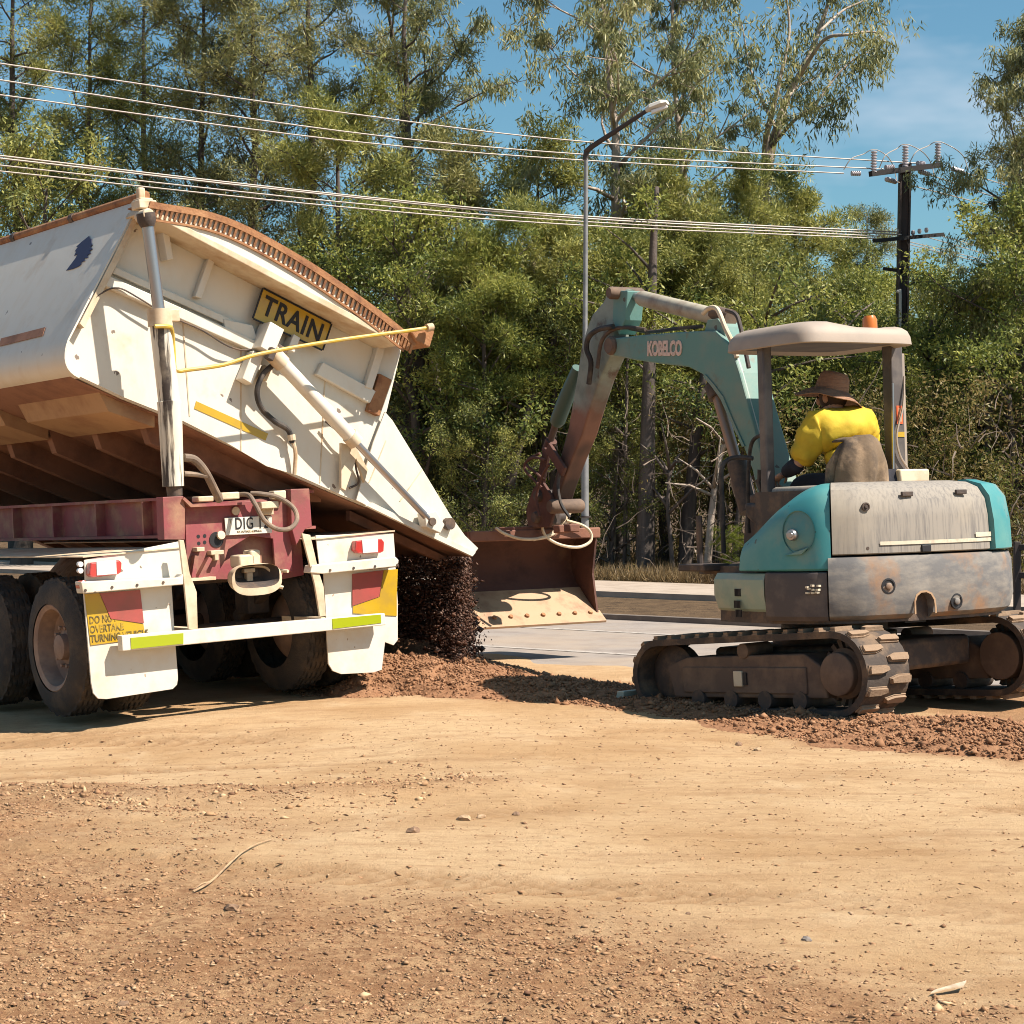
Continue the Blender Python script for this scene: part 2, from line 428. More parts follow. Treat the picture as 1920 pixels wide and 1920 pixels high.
# ---------------------------------------------------------------- road, line markings, footpath
M_ROAD = surf('asphalt', (.285, .245, .215), .9, c2=(.22, .185, .165), scale=2.5, bump=.5, bscale=160, c3=(.36, .275, .20), scale3=.5, lo3=.45, hi3=.75)
M_LINE = surf('road_paint', (.40, .36, .32), .8, c2=(.28, .24, .21), scale=14, lo=.45, hi=.62)
M_PATH = surf('footpath_concrete', (.38, .31, .25), .9, c2=(.29, .23, .18), scale=3, bump=.3, bscale=90)
def strip(name, s0, s1, z, mat, t0=-60, t1=90, n=120, h=0):
    T = np.linspace(t0, t1, n); mb = MB(); rows = []
    for t in T:
        b = ROAD * t; rows.append([b + RN * s0 + Vector((0, 0, z)), b + RN * s1 + Vector((0, 0, z))])
    mb.grid([[r[1], r[0]] for r in rows])
    if h: 
        mb.grid([[r[0], r[0] - Vector((0, 0, h))] for r in rows]); mb.grid([[r[1] - Vector((0, 0, h)), r[1]] for r in rows])
    o = mb.build(name, mat, smooth=False); o['kind'] = 'structure'; return o
road = strip('road', 13.35, 18.4, -.006, M_ROAD)
for s_ in (14.74, 16.9): strip('road_marking', s_ - .055, s_ + .055, -.002, M_LINE)
strip('kerb', 18.4, 18.52, .05, surf('dark_kerb', (.13, .105, .09), .9, c2=(.2, .16, .13), scale=4), h=.09)
strip('footpath', 21.9, 24.3, .075, M_PATH, h=.12)

# ---------------------------------------------------------------- spread soil, gravel, clods
M_SOIL = surf('fresh_red_soil', (.28, .145, .076), .95, c2=(.18, .084, .043), scale=14, bump=1.0, bscale=55, c3=(.33, .18, .10), scale3=5, lo3=.52, hi3=.72, spec=.2)
hx = np.arange(-3.2, 4.4, .024); hy = np.arange(10.2, 16.4, .024)
HX, HY = np.meshgrid(hx, hy); d_, h_, w_ = wind_dist(HX, HY)
q_ = d_ / w_ + (fbm(HX * 2.2, HY * 2.2, 41, 3) - .45) * .7
prof = h_ * np.clip(1.08 - q_ ** 1.5, -.6, 1.2)
HZZ = ground_h(HX, HY) + prof + (fbm(HX * 14, HY * 14, 44, 3) - .5) * .045 * np.clip(1.6 - q_, .2, 1) + (fbm(HX * 4, HY * 4, 47, 2) - .4) * .06 * np.clip(1.4 - q_, 0, 1)
HZZ = np.where(road_s(HX, HY) > 13.3, HZZ - .5 * sm(road_s(HX, HY), 13.3, 13.6), HZZ)
keep = (q_ < 1.35)
me = bpy.data.meshes.new('soil_heap')
ii = np.arange(HX.size).reshape(HX.shape); Q = np.stack([ii[:-1, :-1], ii[:-1, 1:], ii[1:, 1:], ii[1:, :-1]], -1).reshape(-1, 4)
Q = Q[keep.reshape(-1)[Q].all(1)]; used, inv = np.unique(Q, return_inverse=True)
V = np.stack([HX, HY, HZZ], -1).reshape(-1, 3)[used].astype(np.float32)
quads_to_mesh(me, V, inv.reshape(-1, 4).astype(np.int32)); me.polygons.foreach_set('use_smooth', np.ones(len(me.polygons), bool))
soil = tag(link_mesh('soil_heap', me, M_SOIL), 'long low heap of loose reddish soil running from the trailer under the excavator tracks', kind='stuff')

OCT = np.array([(1, 0, 0), (-1, 0, 0), (0, 1, 0), (0, -1, 0), (0, 0, 1), (0, 0, -1)], float)
OCF = np.array([(0, 2, 4), (2, 1, 4), (1, 3, 4), (3, 0, 4), (2, 0, 5), (1, 2, 5), (3, 1, 5), (0, 3, 5)])
def stones_mesh(name, P, S, mat, flat=.65, seed=1):
    r = np.random.default_rng(seed); n = len(P)
    v = OCT[None] * (1 + r.uniform(-.5, .5, (n, 6, 1))) + r.uniform(-.42, .42, (n, 6, 3))
    v = v * (S[:, None, None] * np.stack([r.uniform(.7, 1.7, n), r.uniform(.55, 1.1, n), np.full(n, flat)], -1)[:, None, :])
    a = r.uniform(0, 6.28, n); c, s = np.cos(a)[:, None], np.sin(a)[:, None]
    x = v[..., 0] * c - v[..., 1] * s; y = v[..., 0] * s + v[..., 1] * c
    v = np.stack([x, y, v[..., 2]], -1) + P[:, None, :]
    f = (OCF[None] + (np.arange(n) * 6)[:, None, None]).reshape(-1, 3)
    me = bpy.data.meshes.new(name); quads_to_mesh(me, v.reshape(-1, 3).astype(np.float32), f.astype(np.int32))
    return link_mesh(name, me, mat)
def random_mat(name, cols, rough=.9):
    m, t, b = nodes(name); N = t.nodes.new; g = N('ShaderNodeNewGeometry'); rp = N('ShaderNodeValToRGB'); cr = rp.color_ramp
    while len(cr.elements) < len(cols): cr.elements.new(.5)
    for i, c in enumerate(cols): cr.elements[i].position = i / (len(cols) - 1); cr.elements[i].color = (*c, 1)
    t.links.new(g.outputs['Random Per Island'], rp.inputs[0]); t.links.new(rp.outputs[0], b.inputs['Base Color'])
    b.inputs['Roughness'].default_value = rough; b.inputs['Specular IOR Level'].default_value = .2
    return m
M_STONE = random_mat('gravel_stone', [(.19, .095, .05), (.36, .21, .11), (.27, .145, .075), (.42, .265, .15), (.14, .07, .042), (.35, .20, .11), (.31, .175, .092), (.46, .31, .19)])
M_CLOD = random_mat('soil_clod', [(.20, .098, .05), (.31, .16, .085), (.24, .12, .062), (.37, .205, .115), (.15, .068, .035)])
n = 260000
px = rng.uniform(-3.4, 3.6, n); py = 4.7 + 8.2 * rng.random(n) ** 1.5
lm = loose_mask(px, py); kp = rng.random(n) < (.05 + .95 * lm * (fbm(px * 1.8, py * 1.8, 60, 3) * 1.7 - .15))
px, py = px[kp], py[kp]; sz = np.exp(rng.normal(-5.45, .5, len(px))).clip(.002, .012)
tag(stones_mesh('gravel', np.stack([px, py, ground_h(px, py) + sz * .10], -1), sz, M_STONE, .50, seed=3), 'loose brown gravel and chips scattered over the near dirt', kind='stuff')
n = 24000
k = rng.integers(0, len(WIND) - 1, n); t = rng.random(n)[:, None]
cp = WIND[k] * (1 - t) + WIND[k + 1] * t; wk = (WW[k] * (1 - t[:, 0]) + WW[k + 1] * t[:, 0])
ang = rng.uniform(0, 6.28, n); rr = np.sqrt(rng.random(n)) * wk * 1.15
px, py = cp[:, 0] + np.cos(ang) * rr, cp[:, 1] + np.sin(ang) * rr
d_, h_, w_ = wind_dist(px, py); q_ = d_ / w_ + (fbm(px * 2.2, py * 2.2, 41, 3) - .45) * .7
z = ground_h(px, py) + np.maximum(h_ * np.clip(1.08 - q_ ** 1.5, -.6, 1.2), 0) + (fbm(px * 4, py * 4, 47, 2) - .4) * .06 * np.clip(1.4 - q_, 0, 1)
kp = road_s(px, py) < 13.4; px, py, z = px[kp], py[kp], z[kp]
sz = np.exp(rng.normal(-4.85, .45, len(px))).clip(.004, .034)
tag(stones_mesh('soil_clods', np.stack([px, py, z + sz * .2], -1), sz, M_CLOD, .8, 4), 'small clods lying all over the reddish soil heap', kind='stuff')
# stony ridge across the lot and knots of dark clods
rp_ = np.array([(-20, 1472), (120, 1494), (220, 1510), (330, 1524), (450, 1512), (600, 1496), (700, 1482), (800, 1470), (900, 1463)], float)
n = 1100; t = rng.random(n) * (len(rp_) - 1); i_ = t.astype(int); f_ = (t - i_)[:, None]; pp = rp_[i_] * (1 - f_) + rp_[i_ + 1] * f_
sp_ = 6 + 24 * np.exp(-((pp[:, 0] - 620) / 260) ** 2); pp[:, 1] += rng.normal(0, 1, n) * sp_; pp[:, 0] += rng.normal(0, 12, n)
Yg = EYE * FPX / (pp[:, 1] - HZ); Xg = (pp[:, 0] - 960) / FPX * Yg
kn = []
for k in range(46):
    x0, y0 = rng.uniform(-1.9, 1.8), 4.9 + 4.4 * rng.random() ** 1.2
    if loose_mask(np.array([x0]), np.array([y0]))[0] < .4: continue
    m_ = rng.integers(8, 34); kn.append(np.stack([x0 + rng.normal(0, .085, m_), y0 + rng.normal(0, .06, m_)], -1))
kn = np.concatenate(kn); XX2 = np.concatenate([Xg, kn[:, 0]]); YY2 = np.concatenate([Yg, kn[:, 1]])
sz = np.concatenate([np.exp(rng.normal(-5.1, .55, n)).clip(.003, .024), np.exp(rng.normal(-4.9, .4, len(kn))).clip(.004, .018)])
M_MIX = random_mat('ridge_stone', [(.20, .10, .055), (.40, .24, .125), (.54, .37, .22), (.26, .14, .07), (.46, .28, .15), (.15, .075, .045), (.34, .19, .10)])
tag(stones_mesh('stone_scatter', np.stack([XX2, YY2, ground_h(XX2, YY2) + sz * .12], -1), sz, M_MIX, .75, 6), 'low ridge of pale and dark stones and knots of dark clods on the dirt', kind='stuff')
# single stones that can be picked out
def rock(px_, py_, size, label, mat):
    Y = EYE * FPX / (py_ - HZ); X = (px_ - 960) / FPX * Y; bm = bmesh.new(); bmesh.ops.create_icosphere(bm, subdivisions=2, radius=1)
    size *= .85; r = random.Random(int(px_)); o1 = r.random() * 9
    from mathutils import noise as mn
    for v in bm.verts:
        f = 1 + .45 * mn.noise(v.co * 1.3 + Vector((o1, o1, 0))); v.co = Vector((v.co.x * f * size, v.co.y * f * size * .75, v.co.z * f * size * .6))
    me = bpy.data.meshes.new('stone'); bm.to_mesh(me); bm.free()
    o = link_mesh('stone', me, mat); o.location = (X, Y, float(ground_h(X, Y)) + size * .12); o.rotation_euler = (0, 0, r.random() * 6)
    return tag(o, label, 'stone', 'stones lying on the dirt')
M_ROCK_D = surf('dark_stone', (.19, .115, .07), .9, c2=(.28, .17, .10), scale=30); M_ROCK_G = surf('grey_stone', (.20, .17, .15), .85, c2=(.3, .25, .2), scale=30)
M_ROCK_T = surf('tan_stone', (.40, .27, .16), .9, c2=(.26, .16, .09), scale=30)
rock(1511, 1768, .021, 'small grey stone alone on smooth dirt below the excavator', M_ROCK_G)
rock(1161, 1688, .013, 'tiny dark stone alone in the middle of the smooth dirt', M_ROCK_D)
rock(776, 1566, .036, 'dark flat clod with a twig beside it, left of the two tan stones', M_ROCK_D)
rock(870, 1543, .040, 'tan stone, larger of two lying side by side', M_ROCK_T)
rock(902, 1537, .026, 'tan stone, smaller of two lying side by side', M_ROCK_T)
rock(968, 1530, .026, 'brown stone right of the two tan stones', M_ROCK_D)
rock(868, 1464, .026, 'pale stone at the right end of the stony ridge', M_ROCK_T)
rock(434, 1718, .030, 'dark stone on gravel near the lower end of the dry stick', M_ROCK_D)
rock(232, 1890, .028, 'dark stone at the bottom of the picture on gravel', M_ROCK_D)
rock(1420, 1403, .030, 'pale stone beside the soil heap in front of the excavator', M_ROCK_T)
rock(1385, 1385, .036, 'dark clod beside the soil heap in front of the excavator track', M_ROCK_D)
rock(1290, 1722, .012, 'tiny dark stone left of the small grey stone', M_ROCK_D)
# dry stick and a scrap of pale litter
M_STICK = surf('dry_stick', (.40, .27, .155), .9, c2=(.26, .16, .09), scale=20)
def gp(px_, py_, dz=0.0):
    Y = EYE * FPX / (py_ - HZ); X = (px_ - 960) / FPX * Y; return Vector((X, Y, float(ground_h(X, Y)) + dz))
mb = MB(); mb.tube(catmull([gp(362, 1685, .006), gp(395, 1664, .012), gp(425, 1632, .008), gp(455, 1610, .014), gp(482, 1592, .010), gp(510, 1580, .006)], 5), [.0045] * 12 + [.0035] * 8 + [.0025] * 6, 6)
mb.tube([gp(395, 1664, .012), gp(378, 1668, .012), gp(366, 1676, .006)], [.004, .003, .002], 5)
tag(mb.build('stick', M_STICK), 'thin crooked dry stick lying on the gravel', 'stick')
M_SCRAP = surf('pale_scrap', (.52, .43, .32), .85, c2=(.40, .30, .2), scale=25)
mb = MB(); a = [gp(1752, 1868, .012), gp(1788, 1857, .018), gp(1812, 1850, .022), gp(1806, 1858, .018), gp(1775, 1866, .02), gp(1745, 1874, .008)]
mb.prism(a, (0, 0, .004)); tag(mb.build('litter_scrap', M_SCRAP, fix=True), 'pale twisted scrap of litter on the dirt at bottom right', 'litter')
# ---------------------------------------------------------------- trees
def bark(name, c, c2, c3=None):
    return surf(name, c, .9, c2=c2, scale=6, stretch=(1, 1, .12), lo=.42, hi=.6, bump=1.0, bscale=24, c3=c3, scale3=1.1, lo3=.55, hi3=.66)
M_BARK_D = bark('dark_rough_bark', (.060, .045, .038), (.11, .085, .07))
M_BARK_P = bark('pale_smooth_bark', (.46, .38, .31), (.30, .235, .19), (.15, .11, .09))
M_BARK_M = bark('grey_bark', (.13, .10, .085), (.06, .047, .04), (.26, .21, .17))
M_TWIG = surf('dead_branch', (.15, .11, .085), .9, c2=(.34, .26, .20), scale=1.2)
LM_CYP = leaf_mat('feathery_foliage', [(.040, .062, .036), (.115, .145, .048), (.24, .25, .066), (.43, .405, .11), (.21, .19, .08)], .36)
LM_EUC = leaf_mat('gum_leaves', [(.042, .060, .050), (.115, .135, .068), (.23, .24, .10), (.42, .39, .165), (.40, .32, .18)], .36)
LM_OLV = leaf_mat('olive_foliage', [(.048, .062, .044), (.125, .140, .060), (.25, .245, .088), (.40, .37, .14), (.25, .205, .11)], .36)
LM_GRN = leaf_mat('broad_green_leaves', [(.030, .055, .026), (.098, .138, .036), (.225, .25, .055), (.40, .395, .09), (.25, .20, .09)], .38)
LM_BUSH = leaf_mat('bright_bush_leaves', [(.12, .17, .02), (.24, .28, .035), (.36, .36, .06)], .4)

def leaf_quads(r, C, rad, n, ln, wd, bias=(0, 0, 0), spread=1.0, outward=0.0, flat=1.0):
    """n leaves per clump centre C (with radius rad): slim folded blades, random ways plus a bias."""
    k = np.repeat(np.arange(len(C)), n); m = len(k)
    g = r.normal(0, 1, (m, 3)); g /= np.linalg.norm(g, axis=1)[:, None]; g *= (r.random(m) ** .5)[:, None]
    off = g * rad[k][:, None]; off[:, 2] *= flat
    d = r.normal(0, spread, (m, 3)) + np.array(bias) + g * outward
    d /= np.linalg.norm(d, axis=1)[:, None]
    w = np.cross(d, r.normal(0, 1, (m, 3))); w /= np.linalg.norm(w, axis=1)[:, None]
    l = ln * r.uniform(.6, 1.35, m)[:, None]; ww_ = wd * r.uniform(.7, 1.3, m)[:, None]
    p = C[k] + off; a = p; c = p + d * l; mid = p + d * l * .45
    return np.stack([a, mid + w * ww_ * .5, c, mid - w * ww_ * .5], 1)

def build_leaves(name, quads):
    me = bpy.data.meshes.new(name); n = len(quads)
    quads_to_mesh(me, quads.reshape(-1, 3).astype(np.float32), np.arange(n * 4, dtype=np.int32).reshape(n, 4)); return me

def grow(seed, H, clear, rad, prof, nb, rise, tr, lean=(0, 0), sub=4, fork=0, wob=.03, blen=(.65, 1.15), gap=0.0):
    """Trunk and limbs: tubes in a MB and the points that carry foliage, with weights."""
    r = random.Random(seed); mb = MB(); tips = []
    n = 12; pts = []; rs = []; ox = oy = 0
    for i in range(n + 1):
        t = i / n; ox += r.gauss(0, wob * H / n * 1.4); oy += r.gauss(0, wob * H / n * 1.4)
        pts.append(Vector((ox + lean[0] * H * t ** 1.3, oy + lean[1] * H * t ** 1.3, H * t))); rs.append(tr * (1 - .9 * t ** .85) + .008)
    rs[0] *= 1.35; mb.tube([pts[0] - Vector((0, 0, .3))] + pts, [rs[0] * 1.2] + rs, 7)
    def P(t):
        f = t * n; i = min(int(f), n - 1); return pts[i].lerp(pts[i + 1], f - i), rs[i] + (rs[i + 1] - rs[i]) * (f - i)
    az = r.random() * 6.28
    for b in range(nb):
        t = clear + (1 - clear) * (b + r.random() * .8) / nb
        if r.random() < gap: az += 2.4; continue
        az += 2.4 + r.uniform(-.5, .5); p, pr = P(min(t, .985)); ln = rad * prof((t - clear) / (1 - clear)) * r.uniform(*blen)
        d = Vector((math.cos(az), math.sin(az), rise * r.uniform(.5, 1.4))).normalized(); q = [p]; br = [pr * .55]
        for s in range(1, 5):
            d = (d + Vector((r.gauss(0, .22), r.gauss(0, .22), r.gauss(.06, .18)))).normalized(); q.append(q[-1] + d * ln / 4); br.append(max(.007, pr * .55 * (1 - s / 4.4)))
        mb.tube(q, br, 5)
        for s in range(sub):
            f = r.uniform(.3, 1.0) * 4; i = min(int(f), 3); c = q[i].lerp(q[i + 1], f - i)
            e = (d * .5 + Vector((r.gauss(0, .8), r.gauss(0, .8), r.gauss(.15, .5)))).normalized(); l2 = ln * r.uniform(.25, .55) + .15
            m_ = c + e * l2 * .5 + Vector((0, 0, .05 * l2)); t_ = c + (e * l2) + Vector((r.gauss(0, .05), r.gauss(0, .05), -.05 * l2))
            mb.tube([c, m_, t_], [.014, .010, .005], 4); tips += [(t_, 1.0), (m_, .8)]
        tips += [(q[-1], 1.0), (q[3], .9)]
    tips.append((pts[-1], .8)); return mb, tips

TREE_PROTO = {}
def proto(kind, seed, **k):
    r = np.random.default_rng(seed)
    if kind == 'feather':     # native cypress and she-oak shapes: narrow, fine upswept sprays
        mb, tips = grow(seed, k['H'], k.get('clear', .12), k['rad'], lambda t: (.35 + .75 * math.sin(min(1, t * 1.5 + .25) * 2.3)) * (1 - t * .55), k['nb'], .75, k['tr'], sub=k.get('sub', 5), gap=k.get('gap', .05))
        C = np.array([p for p, w in tips]); S = np.array([k.get('cr', .33) * w * r.uniform(.7, 1.3) for p, w in tips])
        Q = leaf_quads(r, C, S, k.get('n', 80), .115, .022, (0, 0, .45), .85, .9, .9)
    elif kind == 'gum':
        mb, tips = grow(seed, k['H'], k.get('clear', .38), k['rad'], lambda t: .45 + .75 * math.sin(math.pi * min(1, t * .8 + .15)), k['nb'], k.get('rise', .8), k['tr'], k.get('lean', (0, 0)), sub=k.get('sub', 5), wob=.05, gap=k.get('gap', .1))
        C = np.array([p for p, w in tips]); S = np.array([k.get('cr', .33) * w * r.uniform(.6, 1.35) for p, w in tips])
        Q = leaf_quads(r, C, S, k.get('n', 46), .165, .030, (0, 0, -1.0), .55, 0, 1.15)
    else:                     # broad: dense low tree
        mb, tips = grow(seed, k['H'], k.get('clear', .1), k['rad'], lambda t: .5 + .6 * math.sin(math.pi * min(1, t * .75 + .2)), k['nb'], .6, k['tr'], sub=k.get('sub', 6), wob=.06)
        C = np.array([p for p, w in tips]); S = np.array([k.get('cr', .30) * w * r.uniform(.7, 1.3) for p, w in tips])
        Q = leaf_quads(r, C, S, k.get('n', 60), .09, .036, (0, 0, -.25), 1.0, .4, .85)
    mt = bpy.data.meshes.new('trunk'); mt.from_pydata(mb.v, [], mb.f); mt.polygons.foreach_set('use_smooth', [True] * len(mt.polygons)); mt.update()
    return mt, build_leaves('crown', Q)

PR = {
    'f1': proto('feather', 11, H=12.5, rad=2.4, nb=38, tr=.17, clear=.18, n=105, gap=.10, cr=.28),
    'f2': proto('feather', 12, H=11.5, rad=2.0, nb=34, tr=.14, clear=.12, n=105, gap=.14, cr=.28),
    'f3': proto('feather', 13, H=7.0, rad=1.9, nb=26, tr=.11, clear=.10, n=135, cr=.28, sub=4),
    'f4': proto('feather', 14, H=13.5, rad=2.3, nb=26, tr=.19, clear=.30, n=95, gap=.18, cr=.28),
    'f5': proto('feather', 15, H=7.0, rad=1.6, nb=26, tr=.10, clear=.06, n=135, cr=.27, sub=4, gap=.1),
    'f6': proto('feather', 16, H=7.0, rad=1.9, nb=22, tr=.10, clear=.46, n=150, cr=.28, sub=4, gap=.08),
    'g1': proto('gum', 21, H=12.5, rad=2.0, nb=22, tr=.19, clear=.36, n=115, cr=.27, sub=4),
    'g2': proto('gum', 22, H=11.5, rad=2.3, nb=16, tr=.16, clear=.42, n=80, lean=(.12, .0), gap=.15, cr=.27, sub=4),
    'b1': proto('broad', 31, H=6.0, rad=2.1, nb=24, tr=.14, n=92, cr=.36, sub=4, clear=.16),
    'b2': proto('broad', 32, H=4.6, rad=2.0, nb=18, tr=.10, n=92, cr=.34, sub=4),
}
def leaf_variant(me, mat):
    """The same crown mesh once per foliage colour, so copies can share it."""
    key = (me.name, mat.name)
    if key not in TREE_PROTO:
        c = me if not len(me.materials) else me.copy()
        c.materials.clear(); c.materials.append(mat); TREE_PROTO[key] = c
    return TREE_PROTO[key]
trng = random.Random(5)
def tree(kind, px, Y, top, label, leaf, bark_, name='tree', cat='tree', group=None, wide=1.0, rot=None, tilt=0.0):
    mt, mc = PR[kind]; H0 = {'f1': 12.5, 'f2': 11.5, 'f3': 7.0, 'f4': 13.5, 'f5': 7.0, 'f6': 7.0, 'g1': 12.5, 'g2': 11.5, 'b1': 6.0, 'b2': 4.6}[kind]
    X = (px - 960) / FPX * Y; h = EYE + (HZ - top) / FPX * Y; s = h / H0 * .97
    r = empty(name, None, label, cat, group); r.location = (X, Y, float(ground_h(X, Y))); r.scale = (s * wide, s * wide, s)
    r.rotation_euler = (0, tilt, trng.random() * 6.28 if rot is None else rot)
    key = ('trunk', mt.name, bark_.name)
    if key not in TREE_PROTO:
        c = mt if not len(mt.materials) else mt.copy(); c.materials.clear(); c.materials.append(bark_); TREE_PROTO[key] = c
    link_mesh('trunk', TREE_PROTO[key], None, r); link_mesh('crown', leaf_variant(mc, leaf), None, r)
    return r
D_, P_, G_ = M_BARK_D, M_BARK_P, M_BARK_M
FR = 'front row of trees across the road'
# (kind, photo x, distance, top row, label, leaves, bark)
for a in [
    ('f1', 30, 38.5, -150, 'tall feathery green tree at the far left, above the trailer tub', LM_CYP, D_),
    ('b1', 40, 34.5, 330, 'rounded green tree low at the left edge behind the tub wall', LM_CYP, D_),
    ('f2', 150, 37.5, -60, 'narrow feathery tree with blue sky gaps, second from the left edge', LM_CYP, G_),
    ('f1', 265, 37.0, -40, 'yellow green feathery tree above the feather mark on the tub', LM_CYP, M_BARK_M),
    ('f2', 365, 36.0, -110, 'olive brown feathery tree above the hoist cylinder top', LM_OLV, D_),
    ('f1', 470, 35.0, -130, 'dark dense feathery tree above the curved tooth rim', LM_OLV, D_),
    ('f4', 590, 35.5, -200, 'tall open tree with thin dark limbs behind the power lines', LM_OLV, D_),
    ('f3', 640, 33.0, 190, 'mid height yellow green tree above the TRAIN sign', LM_CYP, D_),
    ('f4', 765, 35.0, -160, 'tall sparse brown green tree left of the open sky', LM_OLV, M_BARK_M),
    ('g2', 850, 37.0, -60, 'thin open gum tree at the left edge of the open sky', LM_EUC, D_),
    ('f5', 855, 33.2, 255, 'feathery olive tree right above the end of the tipper rim', LM_OLV, D_),
    ('b1', 790, 31.6, 430, 'leafy green tree behind the right end of the tipper', LM_GRN, D_),
    ('f6', 905, 31.0, 430, 'dark green feathery tree left of the excavator arm', LM_GRN, D_),
    ('f3', 1005, 33.0, 285, 'dark tree with yellow green top left of the street lamp', LM_CYP, D_),
    ('g1', 1160, 34.0, -190, 'tall pale trunked gum tree behind the street lamp', LM_EUC, P_),
    ('g1', 1285, 36.5, -60, 'gum tree with dense drooping leaves between two pale gums', LM_EUC, M_BARK_P),
    ('f6', 1045, 31.5, 410, 'feathery green tree just behind the street lamp pole', LM_CYP, D_),
    ('f6', 1250, 33.6, 330, 'bushy olive feathery tree above the excavator boom', LM_CYP, D_),
    ('f6', 1385, 35.0, 335, 'feathery tree in front of the leaning gum', LM_CYP, M_BARK_M),
    ('f6', 1165, 32.2, 440, 'round bright feathery tree above the arm cylinder', LM_CYP, D_),
    ('f6', 1330, 33.0, 430, 'yellow green feathery tree behind the boom bend', LM_CYP, D_),
    ('f6', 1495, 37.0, 355, 'feathery tree with pointed top left of the power pole', LM_CYP, D_),
    ('f5', 1590, 38.5, 450, 'small feathery tree just left of the power pole', LM_CYP, D_),
    ('f2', 1632, 56.0, 385, 'pale thin pointed tree far behind the power pole', LM_OLV, G_),
    ('b1', 1760, 36.0, 560, 'low leafy tree right of the power pole', LM_GRN, D_),
    ('b1', 1655, 37.5, 560, 'low leafy tree behind the canopy of the excavator', LM_GRN, D_),
    ('g1', 1905, 30.5, 60, 'tall gum tree at the right edge of the picture', LM_EUC, M_BARK_M),
    ('f1', 1945, 30.8, 60, 'feathery tree cut off by the right edge of the picture', LM_OLV, D_),
    ('b1', 1945, 29.6, 440, 'rounded leafy tree at the right edge below the tall gum', LM_GRN, D_),
    ('f5', 1878, 31.5, 520, 'narrow tree left of the tall gum at the right edge', LM_EUC, D_),
    ('b1', 1850, 30.5, 560, 'dark leafy tree under the gum at the right edge', LM_GRN, D_),
    ('g2', 1815, 34.0, 430, 'small gum reaching left towards the power pole', LM_EUC, D_),
]:
    tree(*a, group=FR)
# leaning gum with bare pale limbs against the sky
def leaning_gum():
    Y = 37.0; r = empty('tree', None, 'leaning gum with bare pale limbs spreading right against the sky', 'tree', FR)
    base = at(1415, 905, Y); base.z = 0; r.location = base
    p = lambda x, y, dy=0.0: at(x, y, Y + dy) - base
    mb = MB(); tips = []
    def limb(pts, r0, r1, tip=True):
        c = catmull(pts, 5); mb.tube(c, [r0 + (r1 - r0) * i / (len(c) - 1) for i in range(len(c))], 6)
        if tip:
            for i in range(int(len(c) * .52), len(c)): tips.append(c[i])
    limb([p(1412, 1060), p(1416, 760, .2), p(1424, 480, .1), p(1432, 360)], .16, .11, False)
    limb([p(1432, 360), p(1446, 275, .2), p(1462, 230, .1), p(1475, 185, .3), p(1510, 120, .2), p(1535, 60, .4), p(1560, -20, .4), p(1575, -90, .2)], .11, .02)
    limb([p(1432, 350), p(1436, 265, -.3), p(1450, 200, -.5), p(1462, 150, -.6), p(1480, 60, -.4), p(1470, -40, -.4)], .07, .015)
    limb([p(1446, 275), p(1490, 225, -.5), p(1520, 205, -.6), p(1560, 195, -.8), p(1600, 160, -.9)], .045, .008)
    limb([p(1500, 140), p(1545, 75, -.6), p(1590, 65, -.9), p(1640, 60, -.8), p(1660, 80, -1)], .045, .008)
    limb([p(1520, 210, -.6), p(1570, 140, -.2), p(1620, 100, .1), p(1650, 110, .2)], .03, .008)
    limb([p(1478, 180), p(1500, 160, .5), p(1530, 145, .9), p(1560, 110, 1)], .03, .008)
    limb([p(1535, 60), p(1580, 20, .5), p(1620, 0, .7), p(1645, -30, .8)], .03, .008)
    limb([p(1455, 240), p(1425, 180, .6), p(1405, 120, .8), p(1390, 40, .9)], .04, .01)
    mt = bpy.data.meshes.new('trunk'); mt.from_pydata(mb.v, [], mb.f); mt.polygons.foreach_set('use_smooth', [True] * len(mt.polygons)); link_mesh('trunk', mt, P_, r)
    g = np.random.default_rng(77); C = np.array([tuple(t) for t in tips]); C = np.repeat(C, 2, 0); C = C + g.normal(0, .2, C.shape) + np.array([0, 0, -.1])
    Q = leaf_quads(g, C, g.uniform(.16, .38, len(C)), 34, .165, .030, (0, 0, -1.0), .55, 0, 1.1)
    link_mesh('crown', build_leaves('crown', Q), LM_EUC, r)
leaning_gum()
# trunks that stand clear under the crowns, each a tree of its own
def stem_tree(name, pts, r0, r1, Y, label, bark_, crown=None, n=40):
    b = at(pts[0][0], 905, Y); b.z = 0; r = empty(name, None, label, 'tree', 'trunks in front of the wood'); r.location = b
    mb = MB(); c = catmull([at(x, y, Y + (q[0] if q else 0)) - b for x, y, *q in pts], 5)
    c[0].z = -.2; m = len(c); mb.tube(c, [(r0 + (r1 - r0) * i / (m - 1)) * (1.35 if i == 0 else 1) for i in range(m)], 9)
    g = random.Random(int(pts[0][0])); tips = []
    for k in range(9):
        q = c[g.randrange(m // 2, m)]; e = q + Vector((g.gauss(0, .7), g.gauss(0, .6), g.uniform(.1, .8))); mb.tube([q, q.lerp(e, .5) + Vector((0, 0, .06)), e], [.03, .02, .008], 5); tips += [e, q.lerp(e, .6)]
    mt = bpy.data.meshes.new('trunk'); mt.from_pydata(mb.v, [], mb.f); mt.polygons.foreach_set('use_smooth', [True] * len(mt.polygons)); link_mesh('trunk', mt, bark_, r)
    if crown:
        gg = np.random.default_rng(int(pts[0][0])); C = np.array([tuple(t) for t in tips])
        link_mesh('crown', build_leaves('crown', leaf_quads(gg, C, gg.uniform(.2, .40, len(C)), n * 3, .09, .034, (0, 0, -.3), .9, .3)), crown, r)
